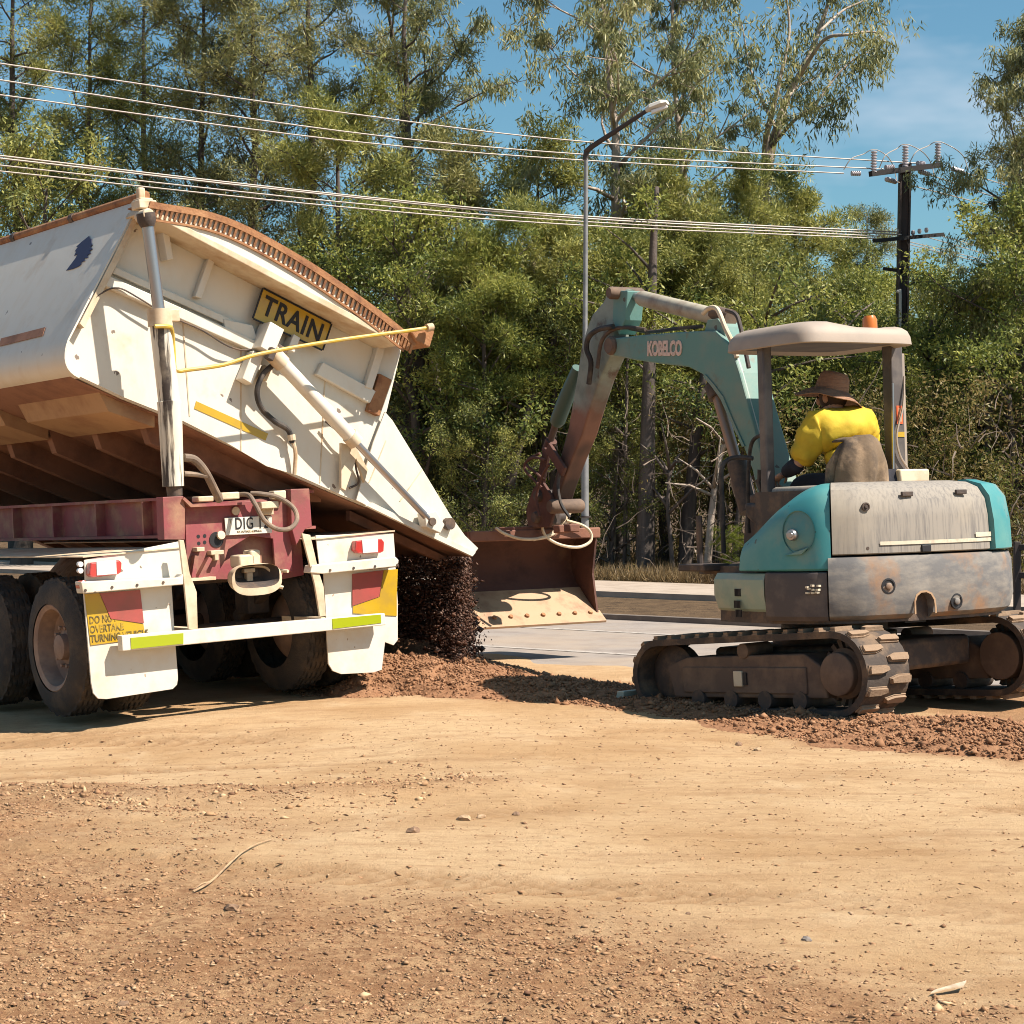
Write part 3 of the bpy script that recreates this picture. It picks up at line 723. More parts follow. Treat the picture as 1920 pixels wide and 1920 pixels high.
stem_tree('tree', [(1209, 1092), (1211, 980), (1214, 850), (1217, 700), (1222, 560), (1226, 440), (1232, 350)], .165, .035, 30.6, 'thick dark trunk with pale right side under the boom', M_BARK_M, LM_GRN)
stem_tree('tree', [(1283, 1092), (1290, 980), (1300, 880), (1312, 760), (1330, 660)], .13, .07, 30.8, 'slanting dark trunk right of the thick trunk', D_, LM_GRN)
stem_tree('tree', [(1325, 1090), (1330, 1010), (1338, 930), (1345, 880), (1362, 820)], .065, .035, 30.2, 'slim pale forked trunk beside the boom foot', P_, None)
stem_tree('tree', [(935, 1085), (945, 980), (962, 880), (985, 790), (1010, 700)], .10, .05, 31.0, 'leaning grey trunk left of the excavator arm', M_BARK_M, LM_GRN)
stem_tree('tree', [(1262, 1090), (1258, 1020), (1252, 950), (1256, 880)], .04, .025, 30.3, 'very slim trunk between the two dark trunks', M_BARK_M, None)
stem_tree('tree', [(738, 1080), (742, 960), (750, 860), (775, 760), (790, 640)], .16, .09, 32.0, 'thick dark trunk right of the tipper end', D_, LM_OLV)
stem_tree('tree', [(1385, 1090), (1380, 1000), (1392, 900), (1390, 800)], .05, .03, 30.6, 'slim brown trunk behind the boom cylinder', M_BARK_M, LM_GRN)
stem_tree('tree', [(1790, 1080), (1795, 960), (1790, 840), (1800, 720), (1796, 600)], .09, .05, 31.5, 'dark upright trunk above the excavator rear', D_, LM_GRN)
stem_tree('tree', [(1850, 1080), (1856, 960), (1850, 850), (1862, 720)], .07, .045, 30.0, 'grey trunk above the teal corner of the excavator', M_BARK_M, LM_GRN)
stem_tree('tree', [(1893, 1085), (1890, 980), (1898, 860), (1892, 740)], .06, .04, 29.5, 'dark slim trunk at the right edge', D_, None)
for x0, x1, w_, Y_, lab, bk_ in ((1425, 1432, .045, 30.4, 'slim dark trunk behind the boom foot', D_), (1345, 1352, .03, 31.2, 'thin trunk behind the slim pale forked trunk', G_), (1170, 1176, .035, 31.0, 'thin grey trunk left of the thick dark trunk', G_), (1012, 1030, .05, 31.8, 'dark trunk directly behind the excavator arm', D_), (868, 880, .06, 32.2, 'dark trunk above the left end of the bucket', D_), (1735, 1742, .05, 31.0, 'dark trunk just right of the canopy post', D_), (1825, 1820, .04, 30.6, 'thin pale trunk above the rear hood', M_BARK_P), (1520, 1530, .05, 33.5, 'dark trunk under the canopy roof', D_), (1588, 1580, .05, 33.0, 'grey trunk right of the straw hat', G_)):
    stem_tree('tree', [(x0, 1080), (x0 + 3, 940), ((x0 + x1) / 2, 820), (x1, 700), (x1 + 4, 600)], w_, w_ * .6, Y_, lab, bk_, LM_GRN, 30)
# the wood behind, rows of look-alike trees
wr = random.Random(42); W_LABEL = 'tree standing in the deeper rows of the wood behind the front trees'
for row, (s_, n, tops) in enumerate(((30.5, 22, (600, 760)), (36.0, 25, (560, 700)), (46.0, 30, (520, 660)))):
    for i in range(n):
        px_ = -260 + (2500 / (n - 1)) * i + wr.uniform(-30, 30); k = (px_ - 960) / FPX; Y = (s_ + wr.uniform(-1, 1)) / (RN.x * k + RN.y)
        left = px_ < 900
        if 1590 < px_ < 1770 and Y < 40: Y += 9
        top = wr.uniform(*tops) - (70 if left else 0)
        if 900 < px_ < 1000: top = max(top, 400)
        if 1420 < px_ < 1730: top = max(top, 540 + (px_ - 1420) * .12)
        if px_ > 1700: top = max(top, 590)
        if not left and row < 2 and wr.random() < .42: continue
        kd = wr.choice(['f1', 'f2', 'f4', 'f3'] if left else (['f4', 'f1', 'g1'] if row < 2 else ['b1', 'f3', 'b2']))
        tree(kd, px_, Y, top, W_LABEL, wr.choice([LM_CYP, LM_OLV, LM_CYP, LM_GRN]), wr.choice([D_, G_, D_]), group='trees in the deeper rows of the wood', wide=wr.uniform(1.0, 1.35) if left or row == 2 else wr.uniform(1.5, 2.0))
# understorey: bushes one can tell apart
for a in [('b2', 1372, 29.8, 1000, 'bright yellow green bush at the foot of the pale forked trunk', LM_BUSH), ('b2', 1150, 31.0, 810, 'feathery green sapling left of the thick trunk', LM_CYP),
          ('b2', 905, 30.5, 800, 'bright upright sapling left of the leaning grey trunk', LM_CYP), ('b2', 1715, 30.0, 800, 'green sapling right of the canopy post', LM_GRN),
          ('b2', 1500, 33.0, 640, 'leafy bush seen under the canopy roof', LM_CYP), ('b2', 1600, 32.5, 660, 'pale green bush seen right of the operator hat', LM_GRN)]:
    tree(*a, D_, name='bush', cat='bush', group='bushes at the edge of the wood')
# tangle of dead branches, bark strips and dry grass on the wood floor
tg = random.Random(9); mb = MB()
for i in range(1300):
    px_ = tg.uniform(620, 2000); k = (px_ - 960) / FPX; Y = (24.9 + tg.random() ** 1.6 * 8) / (RN.x * k + RN.y); X = k * Y
    z = tg.random() ** 1.6 * 2.6; p = Vector((X, Y, z)); d = Vector((tg.gauss(0, .6), tg.gauss(0, .5), tg.gauss(.45, .7))).normalized(); l = tg.uniform(.25, .80)
    q = [p]
    for s in range(4): d = (d + Vector((tg.gauss(0, .3), tg.gauss(0, .3), tg.gauss(-.06, .25)))).normalized(); q.append(q[-1] + d * l / 4)
    r0 = tg.uniform(.004, .013); mb.tube(q, [r0 * 1.2, r0 * .85, r0 * .55, r0 * .3, r0 * .12], 4, cap=False)
tag(mb.build('fallen_branches', M_TWIG), 'tangle of pale dead branches and twigs under the trees', kind='stuff')
g = np.random.default_rng(15); n = 26000
pxs = g.uniform(560, 2050, n); kk = (pxs - 960) / FPX; s_ = 24.5 + g.random(n) ** 1.8 * 7; Y = s_ / (RN.x * kk + RN.y); C = np.stack([kk * Y, Y, np.zeros(n)], -1)
cl = fbm(C[:, 0] * 1.1, C[:, 1] * 1.1, 80, 3) > .40; C = C[cl]; n = len(C)
Q = leaf_quads(g, C, np.full(n, .06), 2, .26, .012, (0, 0, 1.2), .6)
M_DRY = leaf_mat('dry_grass', [(.08, .05, .025), (.19, .125, .06), (.28, .20, .10), (.13, .10, .04)], .3)
tag(link_mesh('grass', build_leaves('grass', Q), M_DRY), 'dry straw coloured grass along the edge of the wood', kind='stuff')
n = 26000; pxs = g.uniform(560, 2050, n); kk = (pxs - 960) / FPX; s_ = 25.6 + g.random(n) * 7; Y = s_ / (RN.x * kk + RN.y)
C = np.stack([kk * Y, Y, g.random(n) ** 1.3 * 3.0], -1); kp = fbm(C[:, 0] * .7, C[:, 1] * .7 + C[:, 2] * 1.1, 90, 3) > .46; C = C[kp]
Q = leaf_quads(g, C, np.full(len(C), .16), 9, .075, .024, (0, 0, -.4), 1)
M_UND = leaf_mat('undergrowth_leaves', [(.09, .058, .028), (.21, .14, .055), (.12, .13, .028), (.33, .23, .095), (.21, .20, .045)], .4)
tag(link_mesh('undergrowth', build_leaves('undergrowth', Q), M_UND), 'brown and olive dry undergrowth between the trunks', kind='stuff')
# ---------------------------------------------------------------- paint shared by the machines
M_CREAM = surf('cream_paint', (.70, .65, .56), .5, c2=(.66, .575, .455), scale=7.0, stretch=(1, 1, .5), lo=.46, hi=.80, bump=.12, bscale=5, c3=(.50, .35, .21), scale3=2.6, lo3=.57, hi3=.78, amt3=.75, chips=(.10, .05, .03), chip_scale=15, chip_thr=.955)
M_CREAMD = surf('dusty_cream_paint', (.66, .55, .40), .7, c2=(.46, .30, .17), scale=5, lo=.42, hi=.72, bump=.1, bscale=40)
M_RUST = surf('rusty_steel', (.33, .155, .070), .9, c2=(.20, .085, .042), scale=9, bump=.4, bscale=60, c3=(.44, .24, .12), scale3=4)
M_UNDER = surf('red_dusty_underside', (.27, .13, .080), .9, c2=(.17, .08, .052), scale=3, bump=.2, bscale=40)
M_TAN = surf('bounce_tan_paint', (.42, .25, .13), .8, c2=(.32, .17, .09), scale=4, bump=.1, bscale=40)  # tan of the light bounced off the ground, put into the beam's colour
M_HOSE = surf('dusty_brown_hose', (.16, .115, .085), .75, c2=(.28, .20, .14), scale=9)
M_MAROON = surf('maroon_paint', (.28, .066, .074), .6, c2=(.22, .075, .065), scale=6, c3=(.40, .23, .14), scale3=3.2, lo3=.48, hi3=.72, bump=.1, bscale=50)
M_TYRE = surf('dusty_tyre_rubber', (.045, .038, .034), .9, c2=(.10, .072, .050), scale=5, bump=.5, bscale=90)
M_RIM = surf('dusty_wheel_paint', (.26, .17, .13), .8, c2=(.38, .25, .18), scale=6)
M_CHROME = surf('chromed_rod', (.40, .37, .37), .30, .85)
M_BLACK = surf('black_rubber', (.025, .022, .022), .7, c2=(.09, .07, .055), scale=8)
M_DARK = surf('dark_greasy_steel', (.060, .045, .040), .7, c2=(.14, .09, .06), scale=8, bump=.2)
M_YELL = surf('yellow_paint', (.56, .38, .045), .5, c2=(.46, .33, .12), scale=12)
M_REFY = surf('yellow_reflector', (.50, .31, .012), .4, c2=(.42, .26, .03), scale=5, coat=.4)
M_REFL = surf('lime_reflector', (.33, .38, .008), .35, coat=.4)
M_REFR = surf('red_reflector', (.38, .075, .065), .4, c2=(.30, .075, .06), scale=4, coat=.4)
M_LENSR = surf('red_lens', (.45, .04, .035), .2, coat=.8); M_LENSW = surf('pale_lens', (.80, .74, .72), .25, coat=.6)
M_WHITE = surf('white_plate', (.67, .63, .56), .55, c2=(.62, .52, .39), scale=5, lo=.45, hi=.75, chips=(.30, .19, .11), chip_scale=20, chip_thr=.9, bump=.1, bscale=4); M_INK = surf('black_lettering', (.012, .011, .014), .6)
M_INKF = surf('faded_lettering', (.09, .065, .02), .7, c2=(.40, .26, .03), scale=22, lo=.48, hi=.6)
M_GREASE = surf('oily_barrel', (.70, .64, .53), .45, c2=(.05, .036, .03), scale=16, stretch=(1.0, 1.0, .06), lo=.51, hi=.57, c3=(.66, .55, .40), scale3=3, amt3=.4)
M_SOILIN = M_SOIL

# ---------------------------------------------------------------- side tipper trailer
MT = Matrix.Translation((-1.807, 13.6, -.07)) @ Matrix.Rotation(R(-2.9), 4, 'Y') @ Matrix.Rotation(R(37), 4, 'Z')
TR = empty('side_tipper_trailer', MT, 'cream side tipper trailer with its tub tipped and a TRAIN sign at the back', 'trailer')
def T(x, y, v): return on(MT, x, y, 1, v)
def plate(name, px, v, th, mat, parent=TR, bevel=0, label=None, **k):
    mb = MB(); mb.prism([T(x, y, v) for x, y in px], (0, th, 0)); return mb.build(name, mat, parent, smooth=False, bevel=bevel, label=label, fix=True, **k)
VP_ = .12; LEN = 7.2
def arcpts(c, a, b, n=5):
    """quadratic curve a-c-b in photo pixels"""
    return [((1 - t) ** 2 * a[0] + 2 * t * (1 - t) * c[0] + t * t * b[0], (1 - t) ** 2 * a[1] + 2 * t * (1 - t) * c[1] + t * t * b[1]) for t in [i / n for i in range(n + 1)]]
corner = arcpts((112, 690), (130, 638), (150, 706), 8)
tub_line = [(264, 378)] + corner + [(230, 744), (290, 768), (345, 790), (560, 893), (690, 948)]
# shell of the tub: left wall, rounded corner and floor in one bent sheet, and the stub of the right wall
mb = MB(); mb.sheet([T(x, y, VP_) for x, y in tub_line], (0, LEN, 0), .012, -1)
tub = mb.build('tub', M_CREAM, TR, fix=True, angle=.5)
mb = MB(); mb.sheet([T(752, 645, VP_), T(722, 772, VP_)], (0, LEN, 0), .012, 1); mb.build('side_wall', M_CREAM, TR, fix=True)
mb = MB(); mb.prism([T(x, y, VP_) + Vector((0, LEN, 0)) for x, y in [(264, 378), (130, 640), (150, 706), (345, 790), (690, 948), (722, 772), (752, 645)]], (0, .012, 0)); mb.build('front_plate', M_CREAM, TR, smooth=False, fix=True)
# rear end plate with its turned-out left edge
end_px = [(264, 378)] + corner + [(230, 744), (290, 768), (345, 790), (430, 833), (500, 874), (560, 892), (640, 928), (690, 948), (700, 900), (722, 775), (752, 642), (610, 568), (430, 476)]
end = plate('end_plate', end_px, VP_ - .012, .012, M_CREAM)
mb = MB(); rim_in = [(284, 384), (206, 530), (150, 641)] + [(x + 16, y - 6) for x, y in corner[3:]]
lip_out = [(264, 378), (196, 510)] + corner
mb.sheet([T(x, y, VP_ - .07) for x, y in lip_out], (0, .07, 0), .012, -1)
mb.build('edge_flange', M_CREAM, TR, fix=True)
plate('edge_strip', [(264, 378), (272, 382), (222, 490), (158, 615), (150, 606), (212, 484)], VP_ - .085, .07, M_CREAMD)
# underside: beam, cross ribs
mb = MB()
for v0, v1 in ((.2, 1.55), (1.95, 3.4), (3.8, 5.2), (5.6, 7.0)):
    a = [T(190, 724, VP_), T(214, 770, VP_), T(300, 800, VP_), T(300, 775, VP_)]
    mb.prism([p + Vector((0, v0 - VP_, 0)) for p in a], (0, v1 - v0, 0))
mb.build('floor_beam', M_TAN, TR, smooth=False, fix=True)
for i in range(9):
    v = .4 + i * .78; mb = MB(); a = [T(300, 774, VP_), T(318, 828, VP_), T(560, 935, VP_), T(640, 940, VP_), T(640, 926, VP_)]
    mb.prism([p + Vector((0, v - VP_, 0)) for p in a], (0, .09, 0)); mb.build('floor_rib', M_UNDER, TR, smooth=False, fix=True)
mb = MB(); mb.sheet([T(x - 3, y + 5, VP_ + .03) for x, y in [(126, 680), (146, 706), (230, 744), (345, 790), (560, 893), (690, 948)]], (0, LEN - .06, 0), .006, -1); mb.build('dusty_floor', M_UNDER, TR, fix=True)
# long bar of the roll tarp along the top left edge
mb = MB(); p0 = T(266, 374, VP_); mb.tube([p0 + Vector((0, -.06, .02)), p0 + Vector((0, LEN, .02))], .032, 10); mb.build('tarp_bar', M_RUST, TR)
for k in range(1, 7):
    mb = MB(); mb.lathe(p0 + Vector((0, k * 1.05, .02)), (0, 1, 0), [(0, .04), (.06, .04)], 10); mb.build('tarp_clamp', M_DARK, TR)
mb = MB(); mb.box(T(268, 385, VP_ - .08), (.10, .12, .09)); mb.box(T(264, 370, VP_ - .05), (.05, .05, .13)); mb.build('tarp_bracket', M_CREAMD, TR, bevel=.012)
# stiffeners on the end plate
def channel(name, a, b, wpx, v0, th, mat=M_CREAM, bevel=.006, label=None):
    """Straight stiffener between two photo points, wpx wide, standing th proud of the plate."""
    ax = Vector(b) - Vector(a); n = Vector((-ax[1], ax[0])).normalized() * wpx / 2
    return plate(name, [(a[0] + n[0], a[1] + n[1]), (b[0] + n[0], b[1] + n[1]), (b[0] - n[0], b[1] - n[1]), (a[0] - n[0], a[1] - n[1])], v0, th, mat, bevel=bevel, label=label)
vp = VP_ - .012
channel('top_flange', (276, 392), (752, 643), 12, vp - .31, .31, M_CREAMD)
channel('cross_channel', (196, 524), (486, 652), 20, vp - .06, .06)
channel('cross_channel', (214, 506), (470, 622), 13, vp - .04, .04, M_CREAM)
channel('rib', (306, 405), (320, 487), 12, vp - .10, .10); channel('rib', (404, 468), (372, 558), 13, vp - .055, .055)
channel('rib', (578, 548), (566, 580), 10, vp - .06, .06); channel('rib', (722, 632), (692, 728), 14, vp - .06, .06)
plate('gusset', [(420, 598), (474, 610), (484, 640), (422, 618)], vp - .05, .05, M_CREAM, bevel=.004)
channel('stiffener_bar', (600, 690), (700, 745), 26, vp - .05, .05)
plate('door_post', [(712, 700), (735, 712), (712, 780), (690, 770)], vp - .05, .05, M_RUST, bevel=.004)
for a, b in (((340, 560), (356, 780)), ((452, 640), (452, 846)), ((610, 700), (600, 905))):
    channel('weld_seam', a, b, 2.2, vp - .004, .004, M_CREAMD, 0)
# arched top: white plate, rusty bow and its row of teeth
def arch(t):
    P = [(282, 380), (420, 408), (560, 480), (690, 568), (782, 640)]; n = len(P) - 1; f = min(t, .9999) * n; i = int(f); f -= i
    g = lambda k: Vector(P[max(0, min(n, k))]) if 0 <= k <= n else (Vector(P[0]) * 2 - Vector(P[1]) if k < 0 else Vector(P[n]) * 2 - Vector(P[n - 1]))
    a, b, c, d = g(i - 1), g(i), g(i + 1), g(i + 2)
    return .5 * ((2 * b) + (c - a) * f + (2 * a - 5 * b + 4 * c - d) * f * f + (3 * b - a - 3 * c + d) * f ** 3)
top = [tuple(arch(i / 24)) for i in range(25)]
plate('arched_plate', [(x, y + 8) for x, y in top[:24]] + [(748, 636), (276, 386)][0:2], vp - .30, .018, M_CREAM)
mb = MB(); mb.sheet([T(x, y, vp - .33) for x, y in top], (0, .335, 0), .01, 1)
ring = [T(x, y, vp - .33) for x, y in top] + [T(x - 3, y + 9, vp - .33) for x, y in reversed(top)]
mb.prism(ring, (0, .012, 0)); mb.build('bow', M_RUST, TR, smooth=False, fix=True)
ring = [T(x - 9, y + 27, vp - .315) for x, y in top[:24]] + [T(x - 10, y + 31, vp - .315) for x, y in reversed(top[:24])]
mb = MB(); mb.prism(ring, (0, .012, 0)); mb.build('bow_seam', M_RUST, TR, smooth=False, fix=True)
for i in range(58):
    c = arch(.03 + i / 57 * .955); q = Vector((c[0] - 2, c[1] + 8)); w = 1.75; mb = MB()
    mb.prism([T(q.x - w, q.y - 2, vp - .33), T(q.x + w, q.y + 1, vp - .33), T(q.x - 6 + w, q.y + 19, vp - .315), T(q.x - 6 - w, q.y + 16, vp - .315)], (0, .012, 0))
    mb.build('bow_tooth', M_RUST, TR, smooth=False, fix=True)
plate('bow_end_box', [(770, 622), (806, 610), (815, 622), (806, 652), (782, 640)], vp - .36, .30, M_RUST, bevel=.01)
# logo on the wall, patch, reflective strip, sign
def W(x, y):  # point on the outside of the left wall
    a = T(264, 378, VP_); b = T(130, 638, VP_); n = Vector((0, 1, 0)).cross(b - a).normalized()
    if n.x > 0: n = -n
    I = MT.inverted(); o = I @ Vector((0, 0, EYE)); d = I.to_3x3() @ ray(x, y); t = (a - o).dot(n) / d.dot(n); return o + d * t + n * .016, n
def wall_mark(name, px, mat, label=None):
    P = [W(x, y)[0] for x, y in px]; n = W(*px[0])[1]; mb = MB(); mb.prism(P, n * .003); return mb.build(name, mat, TR, smooth=False, fix=True, label=label)
M_LOGO = surf('dark_blue_decal', (.022, .022, .065), .6)
wall_mark('feather_decal', [(128, 510), (138, 497), (146, 486), (150, 478), (143, 482), (147, 474), (144, 474), (150, 466), (147, 465), (156, 457), (166, 449), (171, 445), (173, 451), (176, 450), (175, 457), (177, 462), (174, 465), (177, 470), (172, 473), (174, 478), (168, 481), (169, 486), (162, 487), (163, 492), (157, 494), (156, 499), (150, 503), (140, 507)], M_LOGO, 'dark blue feather shaped decal')
wall_mark('wall_patch', [(2, 652), (6, 637), (89, 616), (84, 632)], M_UNDER)
plate('reflective_strip', [(368, 752), (503, 813), (498, 826), (364, 766)], vp - .004, .004, M_REFY)
sg = [(493, 540), (622, 607), (605, 657), (474, 597)]; vs_ = vp - .075
so_ = plate('train_sign', sg, vs_, .006, M_REFY)
a, b, c, d = [T(x, y, vs_ - .002) for x, y in sg]
cen = (a + b + c + d) / 4; xd = (b - a).normalized()
text_mesh('sign_lettering', 'TRAIN', .195, frame_from(cen + Vector((0, -.001, 0)), xd, (a - d)), M_INK, so_, .002, .86, bold=.004, spacing=1.08)
mb = MB()
for p, q in ((a, b), (b, c), (c, d), (d, a)): mb.bar(p.lerp(q, .01), q.lerp(p, .01), .012, .006, (0, 1, 0))
mb.build('sign_border', M_INK, so_, smooth=False)
# hoist cylinder
vh = VP_ - .35
def tcyl(name, prof, mat, v=vh, n=20, parent=TR):
    """Stepped round bar: list of (photo point, radius)."""
    mb = MB(); mb.tube([T(x, y, v) for (x, y), r in prof], [r for _, r in prof], n); return mb.build(name, mat, parent, angle=.4)
tcyl('hoist_barrel', [((325, 912), .070), ((318, 760), .080), ((317, 752), .080), ((317, 751), .072), ((300, 604), .070)], M_GREASE)
tcyl('hoist_collar', [((301, 612), .082), ((299, 580), .082)], M_CREAMD); tcyl('hoist_rod', [((299, 590), .040), ((274, 400), .040)], M_CHROME)
tcyl('hoist_foot', [((326, 908), .055), ((328, 930), .05)], M_DARK)
mb = MB(); mb.lathe(T(273, 404, vh) + Vector((0, -.05, 0)), (0, 1, 0), [(0, .042), (.14, .042)], 14); mb.box(T(270, 385, vh + .08), (.13, .12, .06)); mb.build('hoist_clevis', M_CREAMD, TR, bevel=.008)
mb = MB(); mb.lathe(T(273, 400, vh), T(277, 425, vh) - T(273, 400, vh), [(0, .062), (.05, .062), (.09, .045)], 14); mb.build('rod_eye', M_DARK, TR)
mb = MB(); mb.box(T(322, 592, vh - .03), (.09, .06, .08)); mb.build('hose_port', M_CREAMD, TR, bevel=.006)
mb = MB(); mb.tube(catmull([T(290, 612, vh - .09), T(312, 612, vh - .09), T(322, 617, vh - .06), T(325, 645, vh - .03), T(327, 684, vh - .03), T(329, 692, vh - .03), T(337, 696, vh - .04), T(350, 694, vh - .04), T(420, 684, vh - .05), T(486, 664, vh - .06), T(620, 640, vh - .08), T(780, 618, vh - .08), T(803, 614, vh - .08)], 5), .014, 8); mb.build('yellow_pipe', M_YELL, TR)
mb = MB(); mb.lathe(T(800, 615, vh - .08), T(815, 612, vh - .08) - T(800, 615, vh - .08), [(0, .03), (.05, .03)], 12); mb.build('pipe_end', M_CREAMD, TR)
mb = MB(); mb.tube(catmull([T(345, 858, vh - .02), T(365, 862, vh - .02), T(385, 885, vh), T(402, 918, vh + .06), T(412, 938, vh + .1)], 5), .028, 10); mb.build('feed_pipe', M_HOSE, TR)
mb = MB(); mb.tube(catmull([T(345, 888, vh), T(372, 890, vh), T(388, 893, vh)], 4), .018, 8); mb.build('feed_pipe', M_HOSE, TR)
# latch gear in the middle of the plate
def tb(name, x, y, v, sx, sy, sz, mat=M_CREAM, rot=28, bev=.006, label=None):
    mb = MB(); mb.box(T(x, y, v), (sx, sy, sz), Matrix.Rotation(R(rot), 3, 'Y')); return mb.build(name, mat, TR, bevel=bev, label=label)
tb('latch_block', 500, 636, vp - .10, .12, .16, .20); tb('latch_plate', 468, 690, vp - .06, .09, .10, .22); tb('latch_plate', 545, 645, vp - .06, .06, .10, .12)
tb('latch_pin', 524, 655, vp - .14, .10, .06, .05, M_DARK); tb('latch_pin', 508, 664, vp - .2, .05, .05, .09, M_DARK); tb('latch_arm', 495, 700, vp - .05, .06, .06, .10, M_CREAMD)
# hoses on the plate
mb = MB(); mb.tube(catmull([T(512, 684, vp - .10), T(492, 704, vp - .11), T(482, 735, vp - .10), T(490, 765, vp - .08), T(515, 790, vp - .07), T(540, 806, vp - .06), T(548, 830, vp - .05)], 6), .020, 10); mb.build('black_hose', M_BLACK, TR)
mb = MB(); mb.tube(catmull([T(548, 822, vp - .05), T(554, 850, vp - .05), T(552, 890, vp - .03)], 5), .015, 8); mb.build('steel_pipe', M_CREAMD, TR)
mb = MB(); mb.lathe(T(546, 815, vp - .055), (.1, 0, -1), [(0, .028), (.04, .028)], 10); mb.build('hose_joint', M_CREAMD, TR)
mb = MB(); mb.tube(catmull([T(150, 612, vp - .03), T(165, 575, vp - .06), T(190, 550, vp - .07), T(222, 540, vp - .07), T(262, 560, vp - .08), T(300, 584, vp - .08)], 6), .006, 6); mb.build('cable', M_DARK, TR)
mb = MB(); mb.tube(catmull([T(330, 598, vp - .07), T(380, 620, vp - .07), T(420, 645, vp - .07), T(450, 656, vp - .06), T(472, 655, vp - .06)], 6), .006, 6); mb.build('cable', M_DARK, TR)
mb = MB(); mb.tube(catmull([T(610, 790, vp - .05), T(640, 815, vp - .07), T(660, 840, vp - .06), T(668, 880, vp - .04), T(672, 905, vp - .03), T(655, 915, vp - .03)], 6), .008, 6); mb.build('cable', M_DARK, TR)
# side door end plate hanging out as a chute, with its ram
plate('door_plate', [(722, 772), (736, 788), (846, 968), (872, 1004), (897, 1028), (886, 1043), (790, 998), (690, 949), (668, 938), (700, 830)], vp - .05, .014, M_CREAM, bevel=.003)
channel('door_seam', (692, 905), (724, 826), 2, vp - .053, .003, M_CREAMD, 0); channel('door_seam', (750, 940), (792, 880), 2, vp - .053, .003, M_CREAMD, 0)
plate('door_edge', [(690, 949), (790, 998), (886, 1043), (892, 1036), (800, 992), (698, 942)], vp - .09, .04, M_CREAM)
plate('door_bracket', [(640, 830), (668, 838), (690, 880), (684, 905), (668, 860), (648, 920), (640, 915)], vp - .08, .03, M_CREAMD, bevel=.003)
tcyl('door_ram_barrel', [((520, 672), .052), ((664, 826), .052)], M_CREAM, vp - .15); tcyl('door_ram_rod', [((660, 822), .026), ((802, 972), .026)], M_CHROME, vp - .15)
tcyl('door_ram_collar', [((655, 816), .060), ((668, 830), .060)], M_CREAMD, vp - .15); tcyl('door_ram_head', [((508, 660), .062), ((530, 683), .062)], M_CREAMD, vp - .15)
plate('ram_lug', [(796, 962), (818, 958), (834, 984), (826, 1000), (800, 988)], vp - .17, .10, M_CREAM, bevel=.006)
mb = MB(); mb.lathe(T(812, 978, vp - .19), (0, 1, 0), [(0, .03), (.15, .03)], 12); mb.lathe(T(845, 982, vp - .10), (0, 1, 0), [(0, .045), (.09, .045)], 12); mb.build('ram_pin', M_DARK, TR)
mb = MB(); mb.sheet([T(690, 950, VP_), T(884, 1044, VP_)], (0, LEN, 0), .02, 1); mb.build('chute_floor', M_UNDER, TR, fix=True)
for i in range(8):
    mb = MB(); a = [T(690, 956, VP_), T(880, 1048, VP_), T(860, 1052, VP_), T(690, 975, VP_)]; mb.prism([p + Vector((0, .25 + i * .9, 0)) for p in a], (0, .05, 0)); mb.build('chute_rib', M_UNDER, TR, smooth=False, fix=True)
# load still in the tub
mb = MB(); a = [(170, 690), (345, 778), (690, 938), (860, 1024), (800, 965), (705, 800), (560, 720), (330, 660)]
mb.prism([T(x, y, VP_ + .05) for x, y in a], (0, LEN - .1, 0)); mb.build('soil_load', M_SOIL, TR, smooth=False, fix=True)

# ---- chassis
cw_top = T(324, 932, .2).z; cw_bot = T(324, 1008, .2).z; ul = T(305, 932, .2).x; ur = T(584, 917, .2).x
for u, s in ((ul + .05, 1), (ur - .05, -1)):
    mb = MB(); z0, z1 = cw_bot, cw_top
    mb.box((u, .2 + LEN / 2, (z0 + z1) / 2), (.03, LEN, z1 - z0 - .04)); mb.box((u, .2 + LEN / 2, z1 - .01), (.14, LEN, .02)); mb.box((u, .2 + LEN / 2, z0 + .01), (.14, LEN, .02))
    mb.build('chassis_rail', M_MAROON, TR, smooth=False)
    for k in range(9):
        mb = MB(); mb.box((u - s * .05, .45 + k * .75, (z0 + z1) / 2), (.07, .02, z1 - z0 - .045)); mb.build('rail_web', M_MAROON, TR, smooth=False)
for k in range(5):
    mb = MB(); mb.box(((ul + ur) / 2, .9 + k * 1.4, (cw_top + cw_bot) / 2), (ur - ul - .2, .10, .2)); mb.build('cross_member', M_MAROON, TR, smooth=False)
plate('rear_post', [(305, 932), (344, 930), (347, 950), (347, 1012), (308, 1012)], .10, .10, M_MAROON, bevel=.004, label='maroon post with tan dust on its face')
plate('rear_post', [(545, 917), (580, 916), (585, 988), (572, 992), (556, 1022), (547, 990)], .10, .10, M_MAROON, bevel=.004)
panel = plate('rear_panel', [(346, 934), (360, 948), (545, 934), (548, 1072), (516, 1066), (512, 1010), (470, 1004), (428, 1030), (420, 1055), (404, 1082), (356, 1086), (350, 1050)], .16, .02, M_MAROON, bevel=.003)
plate('inner_panel', [(346, 946), (556, 930), (570, 1078), (530, 1086), (400, 1086), (352, 1086)], .24, .02, M_MAROON)
plate('panel_flange', [(346, 932), (362, 946), (465, 941), (465, 946), (358, 951), (343, 936)], .08, .09, M_MAROON)
plate('panel_foot', [(352, 1085), (405, 1081), (405, 1087), (352, 1090)], .08, .08, M_CREAMD)
for x, y in ((371, 1006), (383, 1005), (372, 1019), (383, 1017)):
    mb = MB(); mb.lathe(T(x, y, .165), (0, -1, 0), [(0, .014), (.006, .014)], 8); mb.build('bolt_hole', M_INK, TR)
mb = MB(); mb.lathe(T(405, 1012, .163), (0, -1, 0), [(0, .055), (.008, .055)], 16); mb.build('socket_hole', M_INK, TR)
